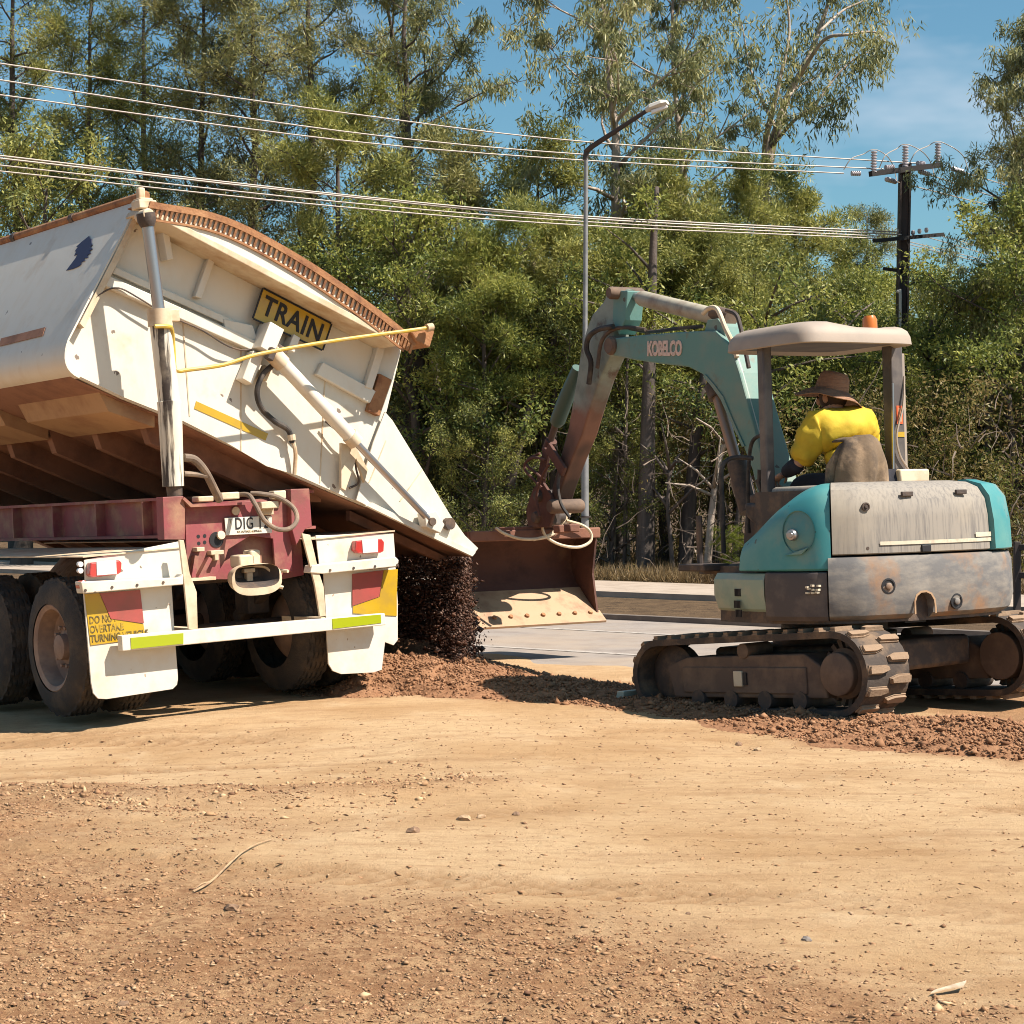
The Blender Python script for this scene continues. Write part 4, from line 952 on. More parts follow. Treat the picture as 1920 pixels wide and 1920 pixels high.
mb = MB(); mb.lathe(T(413, 1004, .15), (0, -1, .2), [(0, .03), (.02, .03)], 12); mb.build('socket_cap', M_CREAMD, TR)
mb = MB(); mb.box(T(372, 1030, .13), (.06, .07, .03)); mb.build('wire_clip', M_CREAMD, TR, bevel=.004)
mb = MB(); mb.box(T(404, 1036, .13), (.10, .06, .03)); mb.box(T(404, 1044, .12), (.03, .04, .05)); mb.build('wire_clip', M_CREAMD, TR, bevel=.004)
for x0, y0, x1, y1 in ((366, 1042, 360, 1082), (392, 1046, 372, 1084)):
    mb = MB(); mb.bar(T(x0, y0, .13), T(x1, y1, .13), .03, .05, (0, 1, 0)); mb.build('stay', M_MAROON, TR, smooth=False)
# number plate
np_px = [(421, 971), (510, 967), (510, 999), (424, 1004)]; vn = .14
pl = plate('number_plate', np_px, vn, .006, M_WHITE, bevel=.002)
a, b, c, d = [T(x, y, vn - .001) for x, y in np_px]; cen = (a + b + c + d) / 4
Mx = frame_from(cen + (a - d) * .10 + (b - a) * .06, (b - a), (a - d))
text_mesh('plate_lettering', 'DIG 12', .115, Mx, M_INK, pl, .002, .70, bold=.001, spacing=1.12)
text_mesh('plate_lettering', 'N.T. OUTBACK AUSTRALIA', .020, frame_from(cen - (a - d) * .34, (b - a), (a - d)), M_INKF, pl, .0015, .8)
text_mesh('plate_lettering', 'T', .04, frame_from(cen + (a - d) * .26 - (b - a) * .38, (b - a), (a - d)), M_INKF, pl, .0015)
mb = MB(); mb.lathe(T(441, 958, .15), (0, -1, 0), [(0, .03), (.012, .03)], 14); mb.build('marker_disc', M_CREAMD, TR)
mb = MB(); mb.box(T(500, 947, .10), (.14, .10, .05)); mb.box(T(500, 958, .14), (.10, .03, .06)); mb.build('plate_lamp', M_CREAMD, TR, bevel=.006)
# tow coupling: bowl ring with its jaw
cc = T(466, 1083, .0); mb = MB(); n = 36
def bell(rx, rz, v, k, sq=1.0, dz=0.0):
    t = math.pi * 2 * k / n; c_, s_ = math.cos(t), math.sin(t); f = sq
    return Vector((cc.x + rx * math.copysign(abs(c_) ** f, c_), v, cc.z + dz + rz * math.copysign(abs(s_) ** f, s_)))
prf = [(.11, .07, .10, .8, .0), (.185, .098, -.05, .75, .0), (.195, .108, -.12, .75, -.012), (.175, .080, -.125, .6, .012)]
mb.grid([[bell(rx, rz, v, k, sq, dz) for k in range(n + 1)] for rx, rz, v, sq, dz in prf])
bw_ = mb.build('coupling_bowl', M_CREAMD, TR, fix=True)
mb = MB(); mb.grid([[bell(rx, rz, v, k, sq, dz) for k in range(n + 1)] for rx, rz, v, sq, dz in ((.175, .080, -.124, .6, .012), (.12, .05, -.02, .5, .03), (.09, .03, .02, .5, .03), (.01, .005, .03, .5, .03))]); mb.build('coupling_throat', M_DARK, bw_, fix=True)  # throat in dark steel, shade inside the bowl put into the colour
mb = MB(); mb.lathe(cc + Vector((0, .085, .0)), (0, 1, 0), [(0, .075), (.03, .075)], 24); mb.build('coupling_back', M_DARK, TR)
mb = MB(); mb.box(T(455, 1052, .05), (.13, .14, .09)); mb.box(T(472, 1046, .04), (.08, .12, .11)); mb.build('coupling_body', M_CREAMD, TR, bevel=.015)
mb = MB(); mb.bar(cc + Vector((0, .0, -.05)), cc + Vector((0, .0, .04)), .05, .05, (0, 1, 0)); mb.box(cc + Vector((.0, 0, .05)), (.09, .05, .03)); mb.build('coupling_jaw', M_CREAMD, TR, bevel=.008)
mb = MB(); mb.tube(catmull([T(470, 1060, .0), T(495, 1062, -.03), T(508, 1072, -.05), T(514, 1090, -.06), T(520, 1098, -.07), T(531, 1102, -.09)], 5), .013, 8); mb.build('release_handle', M_CREAMD, TR)
mb = MB(); mb.tube([T(516, 1069, .12), T(540, 1071, .0)], .012, 8); mb.build('hook_pin', M_CREAMD, TR)
# coiled air hose over the panel
mb = MB(); mb.tube(catmull([T(440, 928, .12), T(465, 928, .02), T(478, 945, -.06), T(495, 975, -.10), T(520, 992, -.12), T(545, 990, -.10), T(557, 972, -.06), T(548, 950, 0), T(520, 932, .04), T(490, 926, .06), T(470, 925, .10)], 6), .017, 10); mb.build('air_hose', M_HOSE, TR)
for x, y, v, sz_ in ((425, 930, .12, (.14, .12, .05)), (380, 936, .14, (.12, .1, .04)), (520, 928, .14, (.10, .08, .06))):
    mb = MB(); mb.box(T(x, y, v), sz_); mb.build('hose_fitting', M_CREAMD, TR, bevel=.008)

# ---- mudguards, lights, flaps
wd_ = T(160, 1050, 0).z
for side, (px0, px1) in (('l', ((157, 1050), (345, 1012))), ('r', ((585, 1000), (742, 998)))):
    a, b = T(*px0, 0), T(*px1, 0); mb = MB(); zt = (a.z + b.z) / 2 - .03
    mb.sheet([Vector((a.x, .01, zt)), Vector((b.x, .01, zt + .02))], (0, 4.6, 0), .008, 1); mb.build('mudguard', M_CREAMD, TR, smooth=False, fix=True)
# left light box
def light_box(px_back, px_side, beam, lamp, lamp_w, holes, flap, yel, red):
    plate('light_panel', px_back, .02, .01, M_CREAM, bevel=.002); plate('bracket_plate', px_side, -.10, .02, M_CREAMD, bevel=.003)
    bm_ = plate('flap_beam', beam, -.11, .10, M_CREAM, bevel=.006)
    for x, y in holes:
        mb = MB(); mb.lathe(T(x, y, -.111), (0, -1, 0), [(0, .010), (.004, .010)], 8); mb.build('bolt', M_DARK, bm_)
    tl = plate('tail_lamp', lamp, -.04, .06, M_LENSR, bevel=.008); plate('lamp_lens', lamp_w, -.045, .01, M_LENSW, tl, bevel=.002)
    fl = plate('mud_flap', flap, .0, .014, M_WHITE, bevel=.002)
    plate('flap_reflector', yel, -.006, .006, M_REFY, fl); plate('flap_reflector', red, -.010, .006, M_REFR, fl)
    return fl
f1 = light_box([(158, 1050), (342, 1014), (350, 1090), (160, 1100)], [(336, 1012), (345, 1013), (356, 1075), (369, 1110), (371, 1180), (354, 1180), (345, 1090)],
    [(152, 1091), (338, 1083), (344, 1076), (344, 1096), (156, 1113)], [(170, 1055), (224, 1050), (229, 1055), (228, 1073), (222, 1077), (173, 1083), (168, 1078)], [(181, 1053), (218, 1050), (219, 1076), (182, 1079)],
    [(160, 1107), (210, 1101), (257, 1097), (306, 1092)], [(157, 1112), (322, 1098), (327, 1180), (334, 1272), (332, 1284), (324, 1292), (200, 1311), (184, 1310), (175, 1300), (171, 1280)],
    [(159, 1114), (186, 1112), (207, 1160), (269, 1170), (272, 1190), (230, 1202), (170, 1210)], [(187, 1112), (263, 1106), (270, 1169), (208, 1160)])
f2 = light_box([(592, 1004), (738, 1000), (742, 1056), (600, 1070)], [(566, 1000), (582, 1003), (598, 1072), (607, 1100), (611, 1155), (600, 1156), (590, 1095)],
    [(585, 1060), (742, 1044), (748, 1050), (746, 1062), (605, 1076), (582, 1074)], [(668, 1014), (716, 1010), (721, 1016), (720, 1034), (714, 1037), (672, 1038), (666, 1032)], [(679, 1012), (709, 1010), (709, 1035), (681, 1037)],
    [(619, 1069), (663, 1065), (703, 1062), (745, 1059)], [(607, 1074), (742, 1064), (746, 1130), (746, 1200), (738, 1210), (722, 1204), (716, 1256), (700, 1261), (640, 1264), (624, 1258), (616, 1245)],
    [(720, 1069), (746, 1067), (744, 1118), (744, 1155), (662, 1150), (662, 1137), (712, 1119)], [(661, 1076), (719, 1069), (711, 1119), (661, 1136)])
for i, (s, y) in enumerate((('DO NOT', 1164), ('OVERTAKE', 1181.5), ('TURNING VEHICLE', 1199))):
    a = T(167 + i * 1.2, y, -.007); b = T(250, y - 8.5, -.007)
    text_mesh('flap_lettering', s, .068, frame_from(a, (b - a), (0, 0, 1)), M_INKF, f1, .0015, .72, align='LEFT', bold=.0012)
mb = MB(); mb.lathe(T(151, 1098, -.02), (0, -1, 0), [(0, .035), (.05, .035), (.06, .02)], 14); mb.build('side_lamp', M_LENSR, TR)
for y in (1058, 1070):
    mb = MB(); mb.lathe(T(148, y, -.01), (0, -1, 0), [(0, .018), (.03, .018)], 10); mb.build('wire_plug', M_LENSW, TR)
# bumper bar and its stays
bar = plate('bumper_bar', [(228, 1192), (722, 1150), (724, 1172), (230, 1221)], -.115, .07, M_CREAM, bevel=.006)
plate('bar_reflector', [(245, 1196), (344, 1187), (344, 1207), (246, 1217)], -.119, .004, M_REFL, bar); plate('bar_reflector', [(623, 1160), (714, 1152), (715, 1168), (624, 1179)], -.119, .004, M_REFL, bar)
for px_, y in ((362, 1184), (603, 1164)):
    p = T(px_, y, -.06); mb = MB(); mb.bar(p, p + Vector((0, .5, .0)), .06, .05); mb.build('bar_stay', M_CREAMD, TR, smooth=False)
# running gear
wc = on(MT, 108, 1217, 0, -1.19); RT = .475; print('WC', wc)
wc.y = .60; wc.z = on(MT, 108, 1214, 1, .60).z
def wheel(u_out, v, side):
    """Pair of tyres on one hub: outer face at u_out, side -1 left or 1 right."""
    w = MB(); w.lathe((u_out - side * .20, v, wc.z), (side, 0, 0), [(0, .13), (.06, .13), (.07, .09), (.12, .085), (.135, .05)], 20); hub = w.build('wheel', M_RIM, TR)
    for k in range(2):
        u0 = u_out - side * (.02 + k * .34); a = (-side, 0, 0); t = MB()
        prof = [(.0, .30), (.0, .34), (.012, .40), (.03, .44), (.045, .455)]
        for g in range(5):
            x = .045 + g * .038; prof += [(x + .004, RT), (x + .026, RT), (x + .028, RT - .014), (x + .036, RT - .014)]
        prof += [(.24, RT), (.245, .455), (.27, .40), (.285, .34), (.285, .30)]
        t.lathe((u0, v, wc.z), a, prof, 112, cap=False)
        for i_, p_ in enumerate(t.v):      # tread blocks: every other pair of points on the ribs is let in
            rr = math.hypot(p_[1] - v, p_[2] - wc.z); dep = abs(p_[0] - u0)
            if rr > RT - .002 and ((i_ % 112) // 2) % 2 == (0 if .07 < dep < .21 else 1): f_ = (RT - .012) / rr; t.v[i_] = (p_[0], v + (p_[1] - v) * f_, wc.z + (p_[2] - wc.z) * f_)
        t.build("tyre", M_TYRE, hub, angle=.45)
        r = MB(); r.lathe((u0, v, wc.z), a, [(.012, .302), (.004, .292), (.02, .262), (.13, .245), (.17, .20), (.20, .10), (.21, .06)], 40, cap=False); r.build('rim', M_RIM, hub, angle=.5)
    for k in range(10):
        t_ = 2 * math.pi * k / 10; n_ = MB(); n_.lathe((u_out - side * .14, v + .135 * math.cos(t_), wc.z + .135 * math.sin(t_)), (side, 0, 0), [(0, .014), (.035, .014)], 6); n_.build('wheel_nut', M_RIM, hub)
for i in range(3):
    v = wc.y + i * 1.24
    wheel(-1.19, v, -1); wheel(1.19, v, 1)
    mb = MB(); mb.lathe((-1.0, v, wc.z), (1, 0, 0), [(0, .07), (2.0, .07)], 12); mb.build('axle', M_DARK, TR)
    for u in (-.5, .5):
        mb = MB(); mb.bar((u, v - .05, wc.z + .30), (u, v + .4, wc.z + .05), .08, .10); mb.box((u, v + .18, wc.z + .25), (.18, .2, .3)); mb.build('suspension', M_DARK, TR, bevel=.01)
mb = MB(); mb.lathe((-.25, .55, cw_bot - .22), (1, 0, 0), [(0, .09), (.01, .13), (.7, .13), (.71, .09)], 18); mb.build('air_tank', M_DARK, TR)
# falling soil, from the chute edge to the heap
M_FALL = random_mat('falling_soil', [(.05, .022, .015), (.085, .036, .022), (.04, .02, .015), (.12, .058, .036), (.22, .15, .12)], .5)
g = np.random.default_rng(23); n = 34000
tip = [MT @ T(880, 1040, VP_ + q) for q in (0.0, 2.6)]
f = g.random(n); v_ = np.minimum(np.abs(g.normal(0, .95, n)) * (1.25 - 1.0 * f), 2.6) / 2.6
P0 = np.array(tip[0])[None] * (1 - v_[:, None]) + np.array(tip[1])[None] * v_[:, None]
P = P0.copy(); spread = .04 + .045 * f
P[:, 0] += g.normal(-.05, 1, n) * spread - .10 + (fbm(P[:, 0] * 5 + f * 1.5, f * 6, 33, 3) - .45) * .12; P[:, 1] += g.normal(0, 1, n) * spread
zb = ground_h(P[:, 0], P[:, 1]) + .12; P[:, 2] = P0[:, 2] - .02 + (zb - P0[:, 2]) * f
sz = np.exp(g.normal(-5.35, .6, n)).clip(.0018, .026)
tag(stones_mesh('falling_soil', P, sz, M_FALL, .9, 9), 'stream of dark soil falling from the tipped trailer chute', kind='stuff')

n = 52000; v = g.random(n) * 6.2 + .25; f = g.random(n) ** .8; P = np.zeros((n, 3)); M3_ = np.array(MT.to_3x3()); e_ = T(880, 1040, VP_)
lu = e_.x - .02 + g.normal(-.03, .07, n) - .05 * f; P[:, 0] = MT[0][3] + M3_[0, 0] * lu + M3_[0, 1] * v; P[:, 1] = MT[1][3] + M3_[1, 0] * lu + M3_[1, 1] * v
z0 = (MT @ e_).z - .03; P[:, 2] = z0 + (ground_h(P[:, 0], P[:, 1]) + .3 - z0) * f
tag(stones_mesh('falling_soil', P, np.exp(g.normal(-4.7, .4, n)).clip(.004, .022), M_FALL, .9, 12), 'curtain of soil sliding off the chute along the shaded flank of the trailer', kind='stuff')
# soil already dumped along the right flank of the trailer, under the chute
hv = np.arange(.55, 7.4, .04); hu = np.arange(.95, 3.4, .04); HU, HV = np.meshgrid(hu, hv)
cu = 2.05 + .12 * np.sin(HV * 1.7); hgt = (.88 + .08 * np.sin(HV * 2.3 + 1)) * sm(HV, .6, 1.9)
q_ = np.abs(HU - cu) / (.78 + .1 * np.sin(HV * 3.1)); HW = hgt * np.clip(1.05 - q_ ** 1.35, -.3, 1) + (fbm(HU * 9, HV * 9, 70, 3) - .5) * .06 - .04
M3 = np.array(MT.to_3x3()); WX = MT[0][3] + M3[0, 0] * HU + M3[0, 1] * HV; WY = MT[1][3] + M3[1, 0] * HU + M3[1, 1] * HV
o = grid_mesh('soil_heap', WX, WY, ground_h(WX, WY) + HW, M_SOIL, kind='stuff'); o['label'] = 'dark heap of soil dumped along the right flank of the trailer'
# ---------------------------------------------------------------- mini excavator
M_TEAL = surf('teal_paint', (.05, .235, .25), .42, c2=(.10, .27, .26), scale=2.2, c3=(.30, .28, .21), scale3=3.0, lo3=.52, hi3=.80, amt3=.7, chips=(.05, .04, .035), chip_scale=18, chip_thr=.82, bump=.06, bscale=6)
M_BOOM = surf('faded_green_paint', (.115, .245, .22), .6, c2=(.19, .25, .21), scale=3, c3=(.20, .13, .085), scale3=4.5, lo3=.60, hi3=.74, bump=.08, bscale=40, chips=(.07, .035, .025), chip_scale=14, chip_thr=.78)
M_ARM = surf('rusty_green_arm', (.21, .23, .195), .75, c2=(.20, .105, .065), scale=2.6, lo=.46, hi=.62, c3=(.07, .045, .035), scale3=3.0, lo3=.52, hi3=.66, bump=.15, bscale=40)
def arm_mat():
    m = surf('green_arm_muddy_below', (.25, .29, .25), .7, c2=(.17, .20, .17), scale=4, c3=(.10, .065, .05), scale3=5, lo3=.58, hi3=.70, bump=.15, bscale=40)
    t = m.node_tree; N = t.nodes.new; K = t.links.new; b = t.nodes['Principled BSDF']; old = b.inputs['Base Color'].links[0].from_socket
    co = N('ShaderNodeTexCoord'); sp = N('ShaderNodeSeparateXYZ'); K(co.outputs['Object'], sp.inputs[0]); nz = N('ShaderNodeTexNoise'); nz.inputs['Scale'].default_value = 3.5; nz.inputs['Detail'].default_value = 5; K(co.outputs['Object'], nz.inputs[0])
    ma = N('ShaderNodeMath'); ma.operation = 'MULTIPLY_ADD'; ma.inputs[1].default_value = -.9; K(nz.outputs[0], ma.inputs[0]); K(sp.outputs[2], ma.inputs[2])
    mr = N('ShaderNodeMapRange'); mr.inputs[1].default_value = 1.95; mr.inputs[2].default_value = 1.65; K(ma.outputs[0], mr.inputs[0])
    n2 = N('ShaderNodeTexNoise'); n2.inputs['Scale'].default_value = 2.2; K(co.outputs['Object'], n2.inputs[0]); r2 = N('ShaderNodeMapRange'); r2.inputs[1].default_value = .42; r2.inputs[2].default_value = .6; K(n2.outputs[0], r2.inputs[0])
    mu = N('ShaderNodeMix'); mu.data_type = 'RGBA'; mu.inputs[6].default_value = (.060, .036, .028, 1); mu.inputs[7].default_value = (.24, .115, .075, 1); K(r2.outputs[0], mu.inputs[0])
    mx = N('ShaderNodeMix'); mx.data_type = 'RGBA'; K(mr.outputs[0], mx.inputs[0]); K(old, mx.inputs[6]); K(mu.outputs[2], mx.inputs[7]); K(mx.outputs[2], b.inputs['Base Color']); return m
M_ARM2 = arm_mat()
M_LIPR = surf('rusty_bucket_lip', (.24, .105, .065), .8, c2=(.15, .065, .045), scale=4, bump=.2)  # same rust in its lit tone, for the lip
M_BKT = surf('rusty_shaded_steel', (.115, .050, .036), .85, c2=(.07, .032, .025), scale=4, c3=(.24, .13, .08), scale3=2, lo3=.58, hi3=.75, bump=.2, bscale=40)  # bucket rust darkened, shade of the inside put into the colour
M_BKTIN = surf('worn_bucket_floor', (.42, .27, .16), .6, c2=(.26, .14, .08), scale=5, lo=.5, hi=.7)
M_TAUPE = surf('dust_covered_hood', (.275, .245, .21), .75, c2=(.165, .15, .138), scale=6, stretch=(9, 9, .5), lo=.46, hi=.66, c3=(.35, .30, .235), scale3=1.8, lo3=.45, hi3=.72, bump=.10, bscale=9)
M_CTW = surf('worn_grey_counterweight', (.135, .13, .13), .7, c2=(.27, .24, .205), scale=5, stretch=(1, 1, 2.4), lo=.42, hi=.70, c3=(.30, .165, .085), scale3=2.6, lo3=.50, hi3=.66, bump=.1, bscale=40)
M_DPAN = surf('dark_brown_panel', (.075, .06, .058), .7, c2=(.13, .10, .085), scale=6, c3=(.24, .19, .15), scale3=3, lo3=.62, hi3=.75)
M_VENT = surf('pale_green_cover', (.26, .33, .27), .6, c2=(.36, .36, .28), scale=4, c3=(.16, .24, .21), scale3=3)
M_ROOF = surf('taupe_canopy', (.365, .295, .24), .65, c2=(.29, .24, .205), scale=2.5, c3=(.42, .34, .265), scale3=1.3, lo3=.5, hi3=.75)
M_POST = surf('grey_canopy_post', (.085, .072, .07), .55, c2=(.15, .125, .11), scale=5)
M_RUBT = surf('muddy_rubber_track', (.060, .045, .037), .9, c2=(.20, .13, .08), scale=5, lo=.50, hi=.72, bump=.4, bscale=50)
M_LUG = surf('dusty_track_lug', (.27, .18, .115), .9, c2=(.20, .135, .09), scale=7, bump=.4, bscale=50)
M_TFR = surf('muddy_track_frame', (.115, .078, .06), .85, c2=(.19, .125, .085), scale=5, bump=.2, bscale=40)
M_SEAT = surf('worn_seat_cover', (.17, .115, .07), .85, c2=(.05, .038, .032), scale=4, c3=(.34, .23, .14), scale3=6, bump=.6, bscale=14)
M_AMBER = surf('amber_lens', (.55, .15, .015), .35, coat=.4); M_STICK_O = surf('orange_sticker', (.62, .12, .04), .5); M_STICK_P = surf('pale_sticker', (.64, .57, .44), .55, c2=(.5, .42, .32), scale=20)
M_STEELP = surf('painted_steel_pipe', (.45, .53, .48), .35, .3)

ME = Matrix.Translation((2.21, 13.44, .02)) @ Matrix.Rotation(R(-1.0), 4, 'Y') @ Matrix.Rotation(R(30), 4, 'Z') @ Matrix.Rotation(R(-1.2), 4, 'X')
EX = empty('mini_excavator', ME, 'teal and grey mini excavator with canopy, boom reaching towards the trailer', 'excavator')
def E(x, y, ax, val): return on(ME, x, y, ax, val)
MU = Matrix.Translation((2.21, 13.44, .015)) @ Matrix.Rotation(R(-1.0), 4, 'Y') @ Matrix.Rotation(R(40), 4, 'Z') @ Matrix.Rotation(R(-3.3), 4, 'X')
UX = ME.inverted() @ MU                                         # undercarriage turned against the upper body
def ub(mb, name, mat, par, **k): mb.xf(UX); return mb.build(name, mat, par, **k)
# tracks
V0, V1, RA, RB = -.84, .72, .255, .235
def track_path(t, grow=0.0):
    """Point and outward way on the belt line at t in 0..1 (v, w)."""
    ra, rb = RA + grow, RB + grow; L = V1 - V0; c = [L, math.pi * rb, L, math.pi * ra]; tot = sum(c); d = (t % 1) * tot
    if d < c[0]: f = d / L; return V0 + L * f, RA + ra + (RB + rb - RA - ra) * f, 0.0, 1.0
    d -= c[0]
    if d < c[1]: a = math.pi / 2 - d / rb; return V1 + rb * math.cos(a), RB + rb * math.sin(a), math.cos(a), math.sin(a)
    d -= c[1]
    if d < c[2]: f = d / L; return V1 - L * f, RB - rb + (RA - ra - RB + rb) * f, 0.0, -1.0
    d -= c[2]; a = -math.pi / 2 - d / ra; return V0 + ra * math.cos(a), RA + ra * math.sin(a), math.cos(a), math.sin(a)
lug_me = None
for side in (-1, 1):
    uc = -.775 if side < 0 else .86; hw = .20
    mb = MB(); n = 72; rows = []
    for k in range(n + 1):
        v, w, a, b = track_path(k / n, -.03); v2, w2, _, _ = track_path(k / n, .012)
        rows.append([Vector((uc - hw, v, w)), Vector((uc - hw, v2, w2)), Vector((uc + hw, v2, w2)), Vector((uc + hw, v, w)), Vector((uc - hw, v, w))])
    mb.grid(rows); tr = ub(mb, 'track', M_RUBT, EX, fix=True, angle=.7)
    N_ = 36
    for k in range(N_):
        for h in (-1, 1):
            v, w, a, b = track_path((k + (.0 if h < 0 else .5)) / N_, .010)
            if lug_me is None:
                q = MB(); q.prism([(-.085, -.030, 0), (.085, -.038, 0), (.095, -.012, 0), (.095, .030, 0), (-.02, .034, 0), (-.095, .012, 0)], (0, 0, .012)); 
                q2 = [(-.08, -.022, .012), (.08, -.03, .012), (.088, -.012, .012), (.088, .022, .012), (-.02, .026, .012), (-.088, .008, .012)]
                q.prism(q2, (0, 0, .022)); t_ = q.build('tread_lug', M_LUG, tr, smooth=False, fix=True); lug_me = t_.data; o = t_
            else: o = link_mesh('tread_lug', lug_me, None, tr)
            z = Vector((0, a, b)); x = Vector((h * 1.0, 0, 0)); y = z.cross(x)
            M = Matrix.Identity(4)
            for i, ax_ in enumerate((x, y, z)):
                for r_ in range(3): M[r_][i] = ax_[r_]
            M.translation = Vector((uc + h * .10, v, w)); o.matrix_local = UX @ M @ Matrix.Diagonal((1.0, .85, .8, 1))
    us = side * .97
    mb = MB(); mb.prism([(uc - .13, V0 + .12, .10), (uc - .13, V1 - .08, .09), (uc - .13, V1 - .02, .30), (uc - .13, V1 - .22, .36), (uc - .13, V0 + .30, .38), (uc - .13, V0 + .16, .30)], (.26, 0, 0)); ub(mb, 'track_frame', M_TFR, tr, smooth=False, bevel=.012, fix=True)
    mb = MB(); mb.box((uc + side * .135, (V0 + V1) / 2 + .05, .21), (.02, 1.10, .17)); ub(mb, 'frame_plate', M_TFR, tr, bevel=.008)
    mb = MB(); mb.box((uc + side * .15, .02, .22), (.02, .075, .10)); ub(mb, 'grease_cover', M_CREAMD, tr, bevel=.004)
    mb = MB(); mb.box((uc + side * .146, -.04, .22), (.02, .03, .08)); ub(mb, 'grease_hole', M_INK, tr)
    mb = MB(); mb.lathe((uc - side * .16, V0, RA), (side, 0, 0), [(0, .16), (.26, .16), (.29, .135), (.335, .135), (.345, .12)], 26); ub(mb, 'drive_motor', M_TFR, tr, bevel=.004)
    mb = MB()
    for k in range(22):
        t_ = 2 * math.pi * k / 22; mb.bar((uc, V0 + .16 * math.cos(t_), RA + .16 * math.sin(t_)), (uc, V0 + .225 * math.cos(t_), RA + .225 * math.sin(t_)), .06, .03, (0, -math.sin(t_), math.cos(t_)))
    o = ub(mb, 'sprocket_teeth', M_DARK, tr, smooth=False); o['kind'] = 'stuff'
    mb = MB(); mb.lathe((uc - .07, V1, RB), (1, 0, 0), [(0, .14), (.03, .20), (.11, .20), (.14, .14)], 26); ub(mb, 'idler', M_DARK, tr)
    for k in range(4):
        mb = MB(); mb.lathe((uc - .15, V0 + .34 + k * .30, .085), (1, 0, 0), [(0, .06), (.3, .06)], 14); ub(mb, 'roller', M_DARK, tr)
    mb = MB(); mb.lathe((uc + side * -.1, -.02, .40), (side, 0, 0), [(0, .05), (.24, .05), (.25, .03)], 14); ub(mb, 'carrier_roller', M_TFR, tr)
mb = MB(); mb.box((0, -.08, .31), (1.30, 1.15, .20))
ub(mb, 'lower_frame', M_DARK, EX, bevel=.03)
mb = MB()
for s in (-1, 1): mb = MB(); mb.bar((s * .35, .4, .24), (s * .35, 1.05, .12), .12, .14); ub(mb, 'blade_arm', M_DARK, EX, bevel=.01)
mb = MB(); mb.prism([(-.98, 1.02, -.16), (-.98, 1.10, -.16), (-.98, 1.17, .02), (-.98, 1.13, .13), (-.98, 1.06, .13), (-.98, 1.09, .02)], (1.96, 0, 0)); ub(mb, 'blade', M_STEELP, EX, smooth=False, fix=True, bevel=.004)
mb = MB(); mb.lathe((0, 0, .40), (0, 0, 1), [(0, .42), (.07, .42), (.08, .36), (.18, .36)], 36); mb.build('slew_ring', M_DARK, EX)

# upper body: footprint loop from the left front round the back
FOOT = [(-.97, .05), (-.97, -.30), (-.95, -.55), (-.885, -.74), (-.80, -.88), (-.68, -.965), (-.55, -1.02), (-.28, -1.065), (0, -1.08), (.30, -1.065), (.60, -1.0), (.74, -.92), (.85, -.82), (.92, -.66), (.96, -.45), (.97, .05)]
def foot(f, inset=0.0):
    n = len(FOOT) - 1; f = max(0, min(n - 1e-6, f)); i = int(f); t = f - i; P_ = [Vector((*p, 0)) for p in FOOT]
    a, b, c, d = P_[max(i - 1, 0)], P_[i], P_[i + 1], P_[min(i + 2, n)]
    p = .5 * ((2 * b) + (c - a) * t + (2 * a - 5 * b + 4 * c - d) * t * t + (3 * b - a - 3 * c + d) * t ** 3)
    k = 1 - inset / 1.0; q = Vector((p.x * (1 - inset / .97), p.y * k if p.y < 0 else p.y, 0)); return q
def skirt(name, f0, f1, prof, mat, n=16, cap=True, topfn=None, bevel=0, thick=.05, parent=EX, label=None):
    """Wall following the footprint from f0 to f1; prof = (height, inset) rows bottom to top; topfn(t) scales the height."""
    rows = []
    for z, ins in prof:
        rows.append([foot(f0 + (f1 - f0) * k / n, ins) + Vector((0, 0, prof[0][0] + (z - prof[0][0]) * (topfn(k / n) if topfn else 1))) for k in range(n + 1)])
    mb = MB(); zt = rows[-1]; inner = [[Vector((p.x * (1 - thick / .9), p.y * (1 - thick / .9), p.z)) for p in zt], [Vector((p.x * (1 - thick / .9), p.y * (1 - thick / .9), rows[0][i].z)) for i, p in enumerate(rows[0])]]
    allr = rows + inner + [rows[0]]; mb.grid(allr); m = n + 1; L_ = len(allr) - 1
    mb.f.append(tuple(i * m for i in range(L_))); mb.m.append(0); mb.f.append(tuple(i * m + n for i in range(L_))[::-1]); mb.m.append(0)
    return mb.build(name, mat, parent, fix=True, angle=.5, bevel=bevel, label=label)
ZB, ZS, ZT = .60, 1.005, 1.47
cw_o = skirt('counterweight', 4.25, 13.6, [(ZB, .05), (ZB + .03, .015), (.72, -.005), (ZS - .06, .0), (ZS - .012, .015), (ZS - .006, .05)], M_CTW, 40, thick=.25)
skirt('side_panel', 1.75, 4.2, [(ZB - .0, .03), (ZB + .03, .012), (.86, .005), (.905, .015), (.91, .04)], M_DPAN, 16, bevel=.004)
vent = skirt('vent_cover', 0, 1.7, [(ZB + .02, .10), (ZB + .07, .04), (.76, .01), (.86, .012), (.90, .04)], M_VENT, 10, bevel=.004)
skirt('side_panel', 13.65, 15, [(ZB, .03), (.9, .01), (.905, .04)], M_VENT, 8)
M_FLOOR = M_DARK
mb = MB(); mb.prism([foot(f, .06) + Vector((0, 0, ZB - .02)) for f in [k * .5 for k in range(31)]] + [Vector((.55, .50, ZB - .02)), Vector((-.35, .50, ZB - .02)), Vector((-.55, .06, ZB - .02))], (0, 0, .30)); mb.build('upper_frame', M_DARK, EX, smooth=False, fix=True)
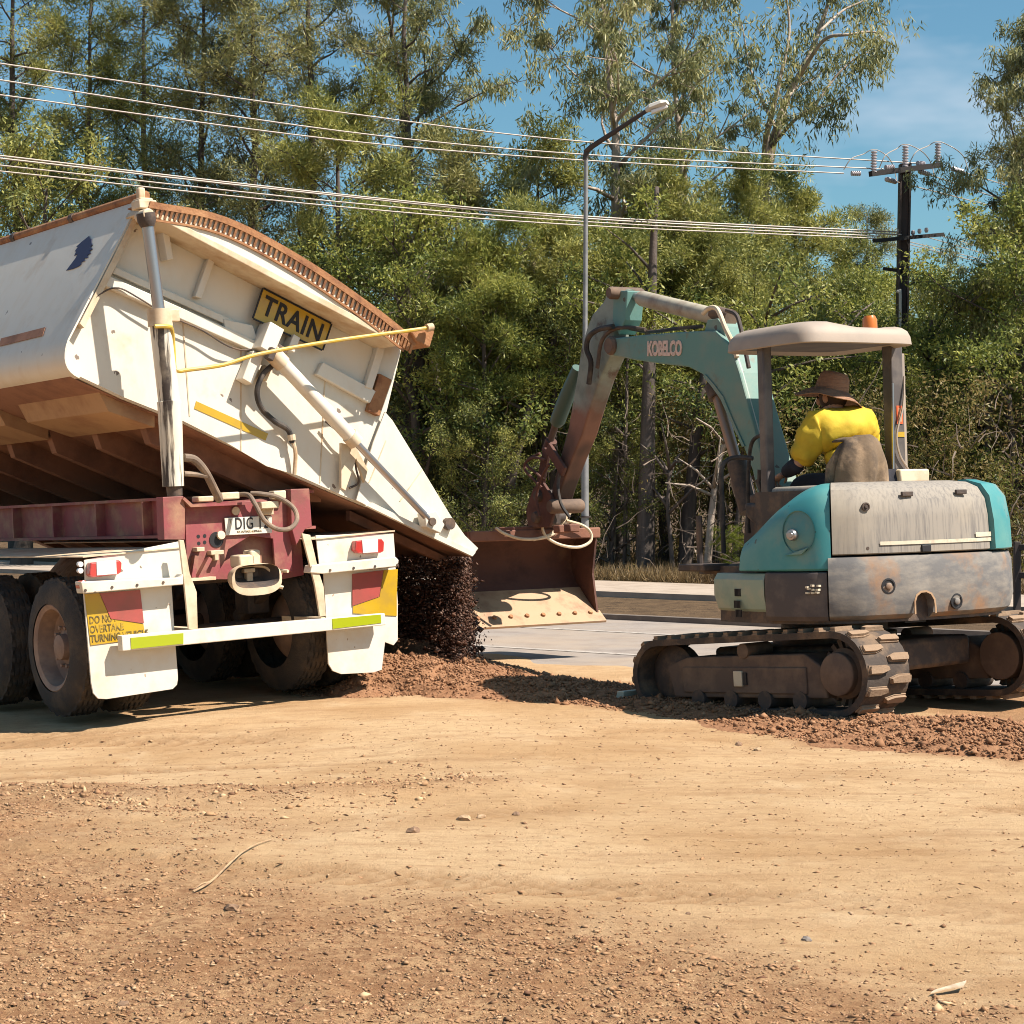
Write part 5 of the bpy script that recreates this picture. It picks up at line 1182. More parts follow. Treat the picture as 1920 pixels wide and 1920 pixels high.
# teal corner cover with its dished filler
def tealtop(t): return .30 + .70 * min(1, math.sin(min(1, t * 1.0 + .05) * math.pi / 2) ** .85)
cov = skirt('corner_cover', .80, 4.38, [(.915, .03), (.93, .018), (1.15, .03), (1.28, .05), (1.38, .08), (1.435, .13), (1.46, .20), (1.465, .30)], M_TEAL, 26, topfn=tealtop, bevel=0, thick=.35)
dc = E(1490, 1003, 1, 0); 
def on_side(px, py, f, ins=.03):
    p = foot(f, ins); q = foot(f + .05, ins); t = (q - p).normalized(); n = Vector((t.y, -t.x, 0)); I = ME.inverted(); o = I @ Vector((0, 0, EYE)); d = I.to_3x3() @ ray(px, py)
    if n.dot(Vector((p.x, p.y, 0))) < 0: n = -n
    k = (p - o).dot(n) / d.dot(n); return o + d * k, n, t
p, nrm, tan = on_side(1490, 1003, 2.75, .025)
if tan.y > 0: tan = -tan
upz = Vector((0, 0, 1)); mb = MB(); n = 28; rows = []
for rr, dep in ((1.0, .006), (.96, -.004), (.62, .010), (.30, .016), (.12, .018)):
    rows.append([p + nrm * (dep + .0) + tan * ((.115 * math.cos(2 * math.pi * k / n) + .035 * (rr - .12)) * rr) + upz * ((.135 * math.sin(2 * math.pi * k / n) + .02 * (rr - .12)) * rr) for k in range(n + 1)])
M_TEALD = surf('teal_dish', (.075, .22, .23), .5, c2=(.14, .22, .2), scale=8)
mb.grid(rows); mb.build('filler_dish', M_TEALD, cov, fix=True)
mb = MB(); mb.lathe(p + nrm * .01, nrm, [(0, .036), (.035, .036), (.045, .030), (.046, .018), (.05, .016)], 20); mb.build('fuel_cap', M_CHROME, cov, angle=.4)
p2, _, _ = on_side(1497, 1036, 2.75, .022)
mb = MB(); mb.prism([p2 - tan * .09 - upz * .018, p2 + tan * .0 + upz * .008, p2 + tan * .075 + upz * .03, p2 + tan * .03 - upz * .012], nrm * .02); mb.build('scoop_lip', M_TEAL, cov, smooth=False, fix=True, bevel=.003)
def foot_px(px_, z, ins):
    return min((k * .02 for k in range(150, 740)), key=lambda f: abs(960 + FPX * (lambda w: w.x / w.y)(ME @ (foot(f, ins) + Vector((0, 0, z)))) - px_))
FH = foot_px(1852, 1.2, .03)
skirt('corner_cover', FH + .04, 14.6, [(ZS + .004, .006), (ZS + .012, -.006), (1.2, .0), (1.36, .022), (1.44, .07), (1.47, .16)], M_TEAL, 18, topfn=lambda t: 1 - .25 * t ** 3)
# dusty hood across the back
hood = skirt('rear_hood', 4.45, FH, [(ZS + .004, .04), (ZS + .012, .022), (1.24, .03), (1.345, .045), (1.42, .085), (1.455, .15), (1.468, .25)], M_TAUPE, 30, thick=.45)
mb = MB(); mb.box((.05, -.42, 1.42), (1.35, .55, .07)); mb.build('hood_top', M_TAUPE, EX, bevel=.03)
mb = MB(); mb.box((.05, -.35, 1.15), (1.45, .60, .55)); mb.build('engine_box', M_DARK, EX)
def on_back(px, py, v): return E(px, py, 1, v)
def foot_at(px_, z, ins):
    best = min((k * .02 for k in range(150, 740)), key=lambda f: abs(960 + FPX * (lambda w: w.x / w.y)(ME @ (foot(f, ins) + Vector((0, 0, z)))) - px_))
    a_, b_ = foot(best - .05, ins), foot(best + .05, ins); t = (b_ - a_).normalized(); nn = Vector((t.y, -t.x, 0))
    p = foot(best, ins); nn = nn if nn.dot(p) > 0 else -nn; p.z = z; return p, nn, t
def back_z(px_, py_, ins):
    z = 1.2
    for _ in range(6):
        p, nn, t = foot_at(px_, z, ins); w = ME @ p; z += (EYE + (HZ - py_) / FPX * w.y) - w.z
    return foot_at(px_, z, ins)
def back_band(name, f0, f1, z0, z1, mat, ins=.018, n=14):
    rows = [[foot(f0 + (f1 - f0) * k / n, ins) + Vector((0, 0, z)) for k in range(n + 1)] for z in (z0, z1)]; mb = MB(); mb.grid(rows); return mb.build(name, mat, hood, fix=True)
back_band('pale_stripe', 6.4, 10.4, 1.065, 1.088, M_STICK_P)
back_band('pale_sticker', 9.15, 10.15, 1.095, 1.125, M_STICK_P)
for px_, py_ in ((1624, 950), (1626, 1028), (1849, 958)):
    p, nn, t = back_z(px_, py_, .03); mb = MB(); mb.lathe(p - nn * .01, nn, [(0, .027), (.014, .027), (.015, .020), (.012, .018), (.012, .012), (.020, .010)], 16); mb.build('hood_bolt', M_DARK, hood)
for px_, py_ in ((1700, 918), (1800, 914)):
    p, nn, t = back_z(px_, py_ + 8, .05); mb = MB(); mb.box(p + nn * .004, (.09, .02, .03)); mb.build('hood_hinge', M_DARK, hood, bevel=.004)
p, nn, t = back_z(1735, 1028, .024); mb = MB(); mb.box(p + nn * .004, (.075, .016, .045)); mb.build('hood_latch', M_INK, hood, bevel=.004)
# counterweight bolts, exhaust recess
for px_, py_ in ((1666, 1099), (1793, 1127), (1874, 1084)):
    p, nn, t = back_z(px_, py_, .0); mb = MB(); mb.lathe(p - nn * .01, nn, [(.0, .050), (.016, .050), (.017, .040), (.013, .038)], 20); b_ = mb.build('bolt_recess', M_INK, EX)
    mb = MB(); mb.lathe(p + nn * .003, nn, [(0, .022), (.010, .022), (.014, .015)], 12); mb.build('bolt_head', M_CTW, b_)
p, nn, t = back_z(1735, 1140, .0)
if (ME.to_3x3() @ t).x < 0: t = -t
arc = [(-.075, -.12), (-.075, .045), (-.062, .078), (-.03, .098), (.01, .10), (.045, .085), (.068, .05), (.075, .0), (.075, -.12)]
def cut(o, cutter):
    """Take the cutter's volume out of o for good, then drop the cutter."""
    bm = bmesh.new(); bm.from_mesh(o.data); bmesh.ops.remove_doubles(bm, verts=bm.verts, dist=1e-5); bmesh.ops.recalc_face_normals(bm, faces=bm.faces); bm.to_mesh(o.data); bm.free()
    bo = o.modifiers.new('cut', 'BOOLEAN'); bo.object = cutter; bo.operation = 'DIFFERENCE'; bo.solver = 'EXACT'
    bpy.context.view_layer.update(); me = bpy.data.meshes.new_from_object(o.evaluated_get(bpy.context.evaluated_depsgraph_get()))
    o.modifiers.remove(bo)
    if len(me.polygons) > 20: o.data = me
    bpy.data.objects.remove(cutter)
arc = [(x, z if z > -.1 else -.25) for x, z in arc]
mb = MB(); mb.prism([p + nn * .05 + t * x + Vector((0, 0, z)) for x, z in arc], nn * -.19); cut(cw_o, mb.build('cutter', M_INK, EX, smooth=False, fix=True))
mb = MB(); mb.prism([p - nn * .10 + t * x * 1.1 + Vector((0, 0, max(z, -.085) * 1.1)) for x, z in arc], nn * -.03); mb.build('recess_back', M_INK, EX, smooth=False, fix=True)  # black plate closing the recess, the dark of the hole put into colour
arc = [(x, max(z, -.035)) for x, z in arc]
o_ = [(x * 1.16, z * 1.12 if z > 0 else z) for x, z in arc]
mb = MB()
for k in range(len(arc) - 1):
    a0, a1, b0, b1 = arc[k], arc[k + 1], o_[k], o_[k + 1]; q = [p + nn * .0005 + t * x + Vector((0, 0, z)) for x, z in (a0, a1, b1, b0)]
    mb.prism(q, nn * .006)
mb.build('recess_rim', M_BKTIN, EX, smooth=False, fix=True)
# vent grilles and worn sticker on the left
for i, (x, y) in enumerate(((1384, 1111), (1383, 1133), (1386, 1150))):
    p, nn, tt = on_side(x, y, .85, .012)
    if tt.y > 0: tt = -tt
    for k in range(5):
        mb = MB(); c = p + nn * .004 + tt * (k - 2) * .013; mb.bar(c - upz * .024, c + upz * .024, .007, .008, nn); mb.build('vent_slot', M_INK, vent, smooth=False)
p, nn, tt = on_side(1525, 1105, 3.2, .006)
if tt.y > 0: tt = -tt
r_ = random.Random(4)
for k in range(9):
    c = p + nn * .004 + tt * ((k % 3 - 1) * .034 + r_.uniform(-.008, .008)) + upz * ((k // 3 - 1) * .018 + r_.uniform(-.006, .006)); mb = MB(); mb.box(c, (.02, .02, .012)); mb.build('sticker_remnant', M_STICK_P, EX, smooth=False)
# deck, seat, consoles
mb = MB(); mb.prism([(-.80, -.35, .88), (.75, -.35, .88), (.75, .58, .88), (-.70, .58, .88), (-.80, .10, .88)], (0, 0, .06)); mb.build('cab_floor', M_DARK, EX, smooth=False, fix=True)
ux, vx = -.17, -.36
mb = MB(); mb.box((ux, vx + .25, 1.23), (.52, .50, .20)); mb.box((ux, vx + .25, 1.05), (.44, .42, .24)); mb.build('seat', M_BLACK, EX, bevel=.04)
mb = MB(); mb.prism([(ux - .22, vx, 1.28), (ux + .22, vx, 1.28), (ux + .24, vx - .06, 1.55), (ux + .17, vx - .10, 1.74), (ux - .13, vx - .10, 1.74), (ux - .23, vx - .06, 1.58)], (0, -.11, .02)); mb.build('backrest', M_SEAT, EX, bevel=.05, seg=3, fix=True)
# canvas cover hanging in folds over the backrest
rows = []; r_ = random.Random(8)
for i in range(9):
    w = 1.765 - i * .046; row = []
    for k in range(17):
        t = k / 16; fold = .040 * math.sin(t * 8 + i * .3) * (i / 8) + .022 * math.sin(t * 19 + 1) * (i / 8); lim = .135 + .075 * math.sin(min(1, i / 4) * 1.4)
        row.append(Vector((ux - .0 + (t - .5) * 2 * lim, vx - .225 - .02 * math.sin(i / 8 * 3) + fold - .02 * (1 - (2 * t - 1) ** 2) + (.05 * abs(2 * t - 1) ** 3), w - .03 * abs(2 * t - 1) ** 2 + .006 * math.sin(t * 14))))
    rows.append(row)
rows.insert(0, [p + Vector((0, .12, -.0)) for p in rows[0]])
mb = MB(); mb.grid(rows); o = mb.build('seat_cover', M_SEAT, EX, angle=1.2); sol = o.modifiers.new('s', 'SOLIDIFY'); sol.thickness = .012
for s, u in ((-1, -.45), (1, .26)):
    mb = MB(); mb.prism([(u - .09, vx + .05, 1.30), (u - .09, vx + .62, 1.36), (u - .09, vx + .60, 1.26), (u - .09, vx + .15, 1.0)], (.18, 0, 0)); mb.build('console', M_DARK, EX, bevel=.02, fix=True)
    mb = MB(); mb.tube([(u, vx + .52, 1.36), (u, vx + .56, 1.50), (u + .01, vx + .55, 1.58)], [.012, .012, .022], 8); mb.build('joystick', M_BLACK, EX)
tb_ = E(1474, 935, 1, .20); mb = MB(); mb.box((tb_.x, .20, 1.30), (.26, .26, .30)); mb.build('side_console', M_CREAMD, EX, bevel=.05, seg=3)
mb = MB(); mb.box((.40, -.30, 1.51), (.26, .22, .09)); mb.build('post_foot', M_CREAMD, EX, bevel=.012)
# canopy
LP, RP = (-.45, .10), (.475, -.13)
mb = MB(); mb.bar((LP[0], LP[1], 1.0), (LP[0], LP[1], 2.42), .072, .075, (0, 1, 0)); mb.build('canopy_post', M_POST, EX, bevel=.012)
mb = MB(); mb.bar((RP[0], RP[1], 1.45), (RP[0], RP[1], 2.42), .105, .10, (0, 1, 0)); rpo = mb.build('canopy_post', M_POST, EX, bevel=.012)
mb = MB(); mb.bar((RP[0] + .075, RP[1] + .02, 1.45), (RP[0] + .075, RP[1] + .02, 2.36), .03, .09, (0, 1, 0)); mb.build('post_edge', M_ROOF, rpo, bevel=.005)
mb = MB(); mb.box((RP[0] + .005, RP[1] - .052, 1.935), (.055, .006, .125)); st_ = mb.build('warning_sticker', M_STICK_O, rpo)
mb = MB(); mb.box((RP[0] + .005, RP[1] - .056, 1.935), (.028, .004, .095)); mb.build('sticker_field', surf('pale_orange_print', (.62, .30, .16), .5), st_)
mb = MB(); mb.box((RP[0] + .012, RP[1] - .052, 1.80), (.06, .006, .035)); mb.build('yellow_sticker', M_REFY, rpo)
mb = MB(); mb.tube(catmull([(RP[0] + .06, RP[1] - .05, 2.2), (RP[0] + .02, RP[1] - .075, 2.0), (RP[0] - .045, RP[1] - .075, 1.8), (RP[0] - .02, RP[1] - .07, 1.66), (RP[0] + .05, RP[1] - .07, 1.56), (RP[0] + .08, RP[1] - .08, 1.48)], 6), .008, 6); mb.build('post_cable', M_ROOF, EX)
mb = MB(); mb.tube([(RP[0] - .055, RP[1] - .06, 2.15), (RP[0] - .065, RP[1] - .06, 1.8), (RP[0] - .085, RP[1] - .07, 1.50)], .010, 6); mb.build('gas_strut', M_CHROME, EX)
U0, U1, VV0, VV1 = -.53, .46, -.44, .50
def roof_row(ins, z, n=40, sag=0.0, hump=0.0):
    out = []
    for k in range(n + 1):
        t = 2 * math.pi * k / n; e = .32; c_, s_ = math.cos(t), math.sin(t)
        x = math.copysign(abs(c_) ** e, c_); y = math.copysign(abs(s_) ** e, s_)
        u = (U0 + U1) / 2 + x * ((U1 - U0) / 2 - ins); v = (VV0 + VV1) / 2 + y * ((VV1 - VV0) / 2 - ins)
        out.append(Vector((u, v, z + hump * sm(-(u - (-.02)), .0, .16) + hump * .55 * sm(u - .27, 0, .06))))
    return out
mb = MB(); prof = [(.05, 2.415, 0), (.004, 2.392, 0), (-.010, 2.398, 0), (-.004, 2.45, 0), (.012, 2.487, .004), (.04, 2.502, .018), (.075, 2.507, .030), (.12, 2.509, .036), (.28, 2.510, .038), (.42, 2.511, .038)]
mb.grid([roof_row(i, z, hump=h) for i, z, h in prof]); n = 41
mb.f.append(tuple(range(40))); mb.m.append(1); base = (len(prof) - 1) * 41; mb.f.append(tuple(base + k for k in range(40))[::-1]); mb.m.append(0)
mb.build('canopy_roof', [M_ROOF, M_DPAN], EX, fix=True, angle=.7)  # underside cap takes a dark material, its shade put into the colour
bc = E(1631, 612, 1, -.05); mb = MB(); mb.lathe((bc.x, -.05, 2.500), (0, 0, 1), [(0, .062), (.03, .062), (.035, .052), (.10, .050), (.125, .038), (.128, .0)], 20); mb.build('beacon', M_AMBER, EX, angle=.5)
mb = MB(); mb.lathe((bc.x, -.05, 2.492), (0, 0, 1), [(0, .072), (.018, .072)], 20); mb.build('beacon_base', M_POST, EX)
mb = MB(); mb.tube(catmull([(-.66, .34, 1.02), (-.66, .34, 1.45), (-.655, .34, 1.60), (-.60, .33, 1.66), (-.53, .30, 1.67), (-.48, .22, 1.66)], 5), .016, 8); mb.build('grab_rail', M_BLACK, EX)
mb = MB(); mb.tube([(-.80, .42, .92), (-.80, .42, 1.28)], .022, 8); mb.build('foot_guard', M_DARK, EX)
mb = MB(); mb.box((-.80, .38, .93), (.22, .30, .05)); mb.build('step_plate', M_DARK, EX, bevel=.01)

# ---- boom
UB = -.02; BW = .25
def bp(x, y, u=None): return E(x, y, 0, UB - BW / 2 if u is None else u)
boom_px = [(1150, 634), (1204, 628), (1266, 623), (1317, 620), (1341, 620), (1369, 647), (1386, 699), (1410, 788), (1427, 850), (1450, 925), (1452, 955), (1436, 965), (1424, 945), (1410, 880), (1393, 836), (1369, 781), (1352, 747), (1334, 723), (1317, 702), (1290, 688), (1238, 682), (1190, 675), (1150, 667), (1136, 652)]
mb = MB(); mb.prism([bp(x, y) for x, y in boom_px], (BW, 0, 0)); boom = mb.build('boom', M_BOOM, EX, smooth=False, bevel=.012, fix=True)
for e_ in ([(1324, 702), (1340, 720), (1358, 744), (1375, 785), (1398, 836), (1394, 838), (1370, 786), (1353, 748), (1336, 724), (1321, 706)],):
    mb = MB(); mb.prism([bp(x, y) + Vector((-.012, 0, 0)) for x, y in e_], (BW + .024, 0, 0)); mb.build('boom_weld_plate', M_BOOM, boom, smooth=False, fix=True)
a, b = bp(1213, 655), bp(1281, 654)
text_mesh('boom_lettering', 'KOBELCO', .150, frame_from((a + b) / 2 + Vector((-.004, 0, 0)), (b - a), (0, 0, 1)), surf('pale_pink_lettering', (.68, .50, .42), .6, c2=(.5, .38, .32), scale=25), boom, .003, .70, bold=.007, spacing=.95)
mb = MB(); mb.prism([bp(x, y, UB - .09) for x, y in [(1320, 622), (1326, 600), (1345, 597), (1356, 612), (1362, 640)]], (.18, 0, 0)); mb.build('boom_lug', M_BOOM, boom, smooth=False, fix=True, bevel=.006)
def ec(name, prof, mat, u=UB, n=18, parent=EX, bev=0):
    mb = MB(); mb.tube([E(x, y, 0, u) for (x, y), r in prof], [r for _, r in prof], n); return mb.build(name, mat, parent, angle=.4)
ec('arm_cylinder', [((1200, 559), .052), ((1205, 560), .062), ((1335, 592), .062), ((1345, 594), .05)], surf('dusty_cylinder', (.40, .36, .28), .6, c2=(.26, .20, .15), scale=5)); ec('arm_cylinder_rod', [((1178, 552), .030), ((1204, 560), .030)], M_CHROME)
ec('arm_cylinder_eye', [((1158, 548), .040), ((1184, 553), .045)], M_ARM); ec('arm_cylinder_foot', [((1340, 588), .060), ((1372, 596), .060)], M_TFR)
for du in (-.11, .11):
    mb = MB(); mb.tube(catmull([E(1318, 588, 0, UB + du), E(1330, 578, 0, UB + du), E(1345, 580, 0, UB + du), E(1360, 615, 0, UB + du), E(1372, 640, 0, UB + du), E(1382, 670, 0, UB + du)], 5), .018, 8); mb.build('hydraulic_hose', M_CREAMD, EX)
    mb = MB(); mb.tube(catmull([E(1362, 582, 0, UB + du), E(1380, 590, 0, UB + du), E(1388, 612, 0, UB + du), E(1396, 650, 0, UB + du), E(1404, 690, 0, UB + du)], 5), .016, 8); mb.build('hydraulic_hose', M_DARK, EX)
# steel pipes down the back of the boom
for k, du in enumerate((-.09, -.055, -.02, .06, .09, .115)):
    mb = MB(); off = Vector((0, -.03, .012)); q = [bp(1369, 647, UB + du) + off, bp(1386, 699, UB + du) + off, bp(1410, 788, UB + du) + off, bp(1432, 868, UB + du) + off, bp(1452, 930, UB + du) + off]
    mb.tube(q, .012, 8); mb.build('boom_pipe', M_STEELP, EX)
for y0, x0 in ((690, 1384), (790, 1411)):
    for du in (-.055, .09):
        mb = MB(); mb.box(bp(x0, y0, UB + du) + Vector((0, -.04, .015)), (.11, .03, .03)); mb.build('pipe_clamp', M_CREAMD, EX, bevel=.003)
# boom cylinder under the boom
ec('boom_cylinder', [((1406, 960), .075), ((1390, 900), .075), ((1382, 868), .075), ((1380, 862), .060)], M_DARK); ec('boom_cylinder_rod', [((1385, 880), .042), ((1343, 735), .042)], surf('brown_worn_rod', (.30, .20, .15), .35, .5)); ec('boom_cylinder_eye', [((1346, 745), .07), ((1338, 722), .07)], M_DARK)
mb = MB(); mb.prism([E(x, y, 0, UB - .17) for x, y in [(1398, 930), (1450, 915), (1470, 960), (1464, 1040), (1420, 1060), (1392, 1020)]], (.34, 0, 0)); mb.build('swing_bracket', M_DARK, EX, smooth=False, bevel=.02, fix=True)
mb = MB(); mb.tube(catmull([E(1440, 812, 0, -.3), E(1412, 826, 0, -.3), E(1404, 870, 0, -.3), E(1402, 950, 0, -.3), E(1404, 1000, 0, -.3)], 6), .014, 8); mb.build('hydraulic_hose', M_BLACK, EX)
mb = MB(); mb.tube(catmull([E(1420, 900, 0, -.25), E(1432, 940, 0, -.25), E(1428, 985, 0, -.25), E(1440, 1020, 0, -.2)], 6), .016, 8); mb.build('hydraulic_hose', M_BLACK, EX)
# ---- arm
AW = .15
arm_px = [(1140, 543), (1152, 541), (1156, 560), (1150, 600), (1150, 655), (1134, 690), (1124, 712), (1109, 757), (1091, 816), (1071, 864), (1052, 915), (1042, 948), (1034, 962), (1030, 958), (1035, 915), (1066, 800), (1083, 700), (1090, 651), (1101, 613), (1111, 589), (1132, 565)]
mb = MB(); mb.prism([E(x, y, 0, UB - AW / 2) for x, y in arm_px], (AW, 0, 0)); arm = mb.build('arm', M_ARM2, EX, smooth=False, bevel=.012, fix=True)
mb = MB(); mb.prism([E(x, y, 0, UB - .08) for x, y in [(1150, 545), (1176, 545), (1172, 600), (1160, 628), (1148, 600)]], (.16, 0, 0)); mb.build('arm_lug', M_BOOM, arm, smooth=False, bevel=.008, fix=True)
for x, y, rr in ((1141, 549, .05), (1140, 648, .075), (1030, 950, .06)):
    mb = MB(); c = E(x, y, 0, UB - .16); mb.lathe(c, (1, 0, 0), [(0, rr * .8), (.02, rr), (.30, rr), (.32, rr * .8)], 18); mb.build('pivot_pin', M_TFR, EX)
mb = MB(); mb.tube(catmull([E(1150, 612, 0, UB - .13), E(1122, 618, 0, UB - .15), E(1104, 632, 0, UB - .15), E(1100, 655, 0, UB - .15), E(1108, 680, 0, UB - .13), E(1104, 720, 0, UB - .12)], 6), .022, 8); mb.build('hydraulic_hose', M_BLACK, EX)
mb = MB(); mb.tube(catmull([E(1210, 618, 0, UB), E(1180, 614, 0, UB - .05), E(1150, 618, 0, UB - .1), E(1128, 640, 0, UB - .14), E(1120, 690, 0, UB - .13)], 6), .016, 8); mb.build('hydraulic_hose', M_DARK, EX)
mb = MB(); mb.tube(catmull([E(1318, 612, 0, UB + .02), E(1270, 616, 0, UB - .02), E(1220, 622, 0, UB + .02), E(1180, 616, 0, UB), E(1155, 612, 0, UB)], 6), .014, 8); mb.build('hydraulic_hose', M_DARK, EX)
ec('bucket_cylinder', [((1084, 690), .050), ((1062, 745), .066), ((1046, 788), .066), ((1043, 793), .055)], surf('dark_green_cylinder', (.06, .115, .095), .5)); ec('bucket_cylinder_rod', [((1044, 790), .030), ((1030, 832), .030)], M_TFR)
ec('bucket_cylinder_eye', [((1034, 826), .05), ((1026, 846), .05)], M_BKT)
for du in (-.12, .12):
    mb = MB(); mb.bar(E(1028, 838, 0, UB + du), E(1058, 885, 0, UB + du), .03, .09, (0, -1, 1)); mb.build('guide_link', M_BKT, EX, bevel=.006)
    mb = MB(); mb.bar(E(1026, 842, 0, UB + du * .8), E(1010, 925, 0, UB + du * .8), .03, .10, (0, 1, 0)); mb.build('bucket_link', M_BKT, EX, bevel=.006)
for du in (-.11, .08):
    mb = MB(); mb.prism([E(x, y, 0, UB + du) for x, y in [(1000, 915), (1014, 900), (1032, 928), (1040, 952), (1030, 988), (990, 990), (986, 958), (992, 935)]], (.03, 0, 0)); mb.build('hitch_plate', M_BKT, EX, smooth=False, bevel=.006, fix=True)
mb = MB(); mb.prism([E(x, y, 0, UB - .07) for x, y in [(1000, 950), (1026, 950), (1026, 986), (994, 988)]], (.14, 0, 0)); mb.build('tilt_motor', M_DARK, EX, bevel=.02, fix=True)
for x, y, rr in ((1004, 930, .05), (1030, 950, .055), (1000, 970, .05)):
    mb = MB(); c = E(x, y, 0, UB - .15); mb.lathe(c, (1, 0, 0), [(0, rr * .8), (.02, rr), (.28, rr), (.30, rr * .8)], 16); mb.build('hitch_pin', M_DARK, EX)
for x, y in ((978, 1000), (1052, 992), (1072, 990)):
    mb = MB(); c = E(x, y, 0, UB - .1); mb.box(c, (.10, .10, .07)); mb.build('hitch_clamp', M_LIPR, EX, bevel=.012)
mb = MB(); mb.tube(catmull([E(1052, 880, 0, UB - .1), E(1046, 910, 0, UB - .14), E(1052, 945, 0, UB - .14), E(1068, 970, 0, UB - .1)], 6), .014, 7); mb.build('hydraulic_hose', M_BLACK, EX)
for k, q in enumerate(([(1012, 850), (990, 862), (984, 880), (1002, 900), (1016, 915)], [(1020, 900), (1003, 885), (986, 870), (1000, 858), (1022, 862)], [(1030, 870), (1018, 890), (1006, 930), (1012, 968)])):
    mb = MB(); mb.tube(catmull([E(x, y, 0, UB - .15 - .02 * k) for x, y in q], 6), .012, 7); mb.build('hydraulic_hose', M_BKT, EX)
# ---- bucket: curved back, side plates, bolted edge
B0 = E(1000, 1163, 0, UB - .1); v0 = E(1003, 998, 0, UB - .1); vb = (B0.y + v0.y) / 2; zb_, zt_ = B0.z, v0.z
h_ = zt_ - zb_; bl = [(0, 0), (.09, .10), (.22, .24), (.36, .42), (.43, .60), (.40, .80), (.27, .94), (.08, 1.0), (-.02, 1.0)]
BL, BR = E(881, 1090, 1, vb).x, E(1123, 1090, 1, vb).x
pr = catmull([Vector((BL, vb + x, zb_ + z * h_)) for x, z in bl], 4)
mb = MB(); mb.sheet(pr, (BR - BL, 0, 0), .018, 1); bk = mb.build('bucket', M_BKT, EX, fix=True, angle=.5)
for u in (BL - .004, BR - .014):
    side_ = [Vector((u, p.y, p.z)) for p in pr[1:-1]] + [Vector((u, vb + .03, zb_ + .82 * h_)), Vector((u, vb + .085, zb_ + .5 * h_)), Vector((u, vb + .05, zb_ + .22 * h_))]
    mb = MB(); mb.prism(side_, (.018, 0, 0)); mb.build('bucket_side', M_BKT, bk, smooth=False, fix=True)
mb = MB(); mb.sheet([Vector((BL + .02, p.y - .004, p.z + .006)) for p in pr[1:11]], (BR - BL - .04, 0, 0), .004, -1); mb.build('bucket_floor', M_BKTIN, bk, fix=True)
mb = MB(); mb.prism([Vector((BL - .03, vb - .06, zb_ - .03)), Vector((BL - .03, vb + .05, zb_ + .055)), Vector((BL - .03, vb + .065, zb_ + .035)), Vector((BL - .03, vb - .05, zb_ - .05))], (BR - BL + .06, 0, 0)); ed = mb.build('cutting_edge', M_BKTIN, bk, smooth=False, fix=True, bevel=.003)
for k in range(8):
    t = (k + .5) / 8; mb = MB(); mb.lathe((BL + (BR - BL) * t, vb + .025, zb_ + .040), (0, -.62, .78), [(0, .022), (.014, .018)], 8); mb.build('edge_bolt', M_RUST, bk)
mb = MB(); mb.bar((BL - .01, vb - .01, zt_ - .02), (BR + .01, vb - .01, zt_ - .02), .05, .09, (0, 0, 1)); mb.build('bucket_lip', M_LIPR, bk, bevel=.01)
mb = MB(); mb.box(((BL + BR) / 2, vb + .15, zt_ + .02), (.42, .34, .06)); mb.build('mount_plate', M_LIPR, bk, bevel=.01)
for q in ([(1020, 968), (1017, 990), (1026, 1008), (1052, 1022), (1084, 1026), (1106, 1016), (1108, 1000), (1094, 986), (1062, 976)], [(1062, 985), (1036, 1002), (1010, 1010), (975, 1010), (945, 1000), (930, 990)], [(1078, 940), (1070, 960), (1050, 985), (1030, 1003), (1000, 1012)]):
    mb = MB(); mb.tube(catmull([E(x, y, 1, vb - .09) for x, y in q], 6), .013, 8); mb.build('bucket_hose', M_CREAMD, EX)

# ---------------------------------------------------------------- operator
M_SKIN = surf('skin', (.42, .24, .16), .55); M_SHIRT = surf('yellow_shirt', (.60, .42, .025), .8, c2=(.52, .34, .02), scale=6, bump=.8, bscale=9); M_TROU = surf('dark_trousers', (.022, .022, .032), .85, bump=.3, bscale=20)
M_HAT = surf('woven_straw', (.29, .155, .090), .85, c2=(.18, .09, .055), scale=14, stretch=(.6, .6, 6), bump=.8, bscale=70); M_BOOT = surf('boot_leather', (.08, .055, .04), .7)
PM = ME @ Matrix.Translation((ux + .24, vx + .10, 1.42))
PE = empty('person', PM, 'operator in yellow shirt and wide straw hat sitting on the excavator seat, seen from behind', 'person')
def skin_mesh(name, verts, edges, radii, mat, parent, sub=2, root=0):
    me = bpy.data.meshes.new(name); me.from_pydata(verts, edges, []); o = link_mesh(name, me, mat, parent)
    o.modifiers.new('skin', 'SKIN')
    if not me.skin_vertices: 
        bm = bmesh.new(); bm.from_mesh(me); bm.verts.layers.skin.verify(); bm.to_mesh(me); bm.free()
    for i, r in enumerate(radii):
        sv = me.skin_vertices[0].data[i]; sv.radius = r if isinstance(r, tuple) else (r, r); sv.use_root = (i == root)
    s = o.modifiers.new('sub', 'SUBSURF'); s.levels = sub; s.render_levels = sub
    for p in me.polygons: p.use_smooth = True
    o.modifiers['skin'].use_smooth_shade = True
    return o
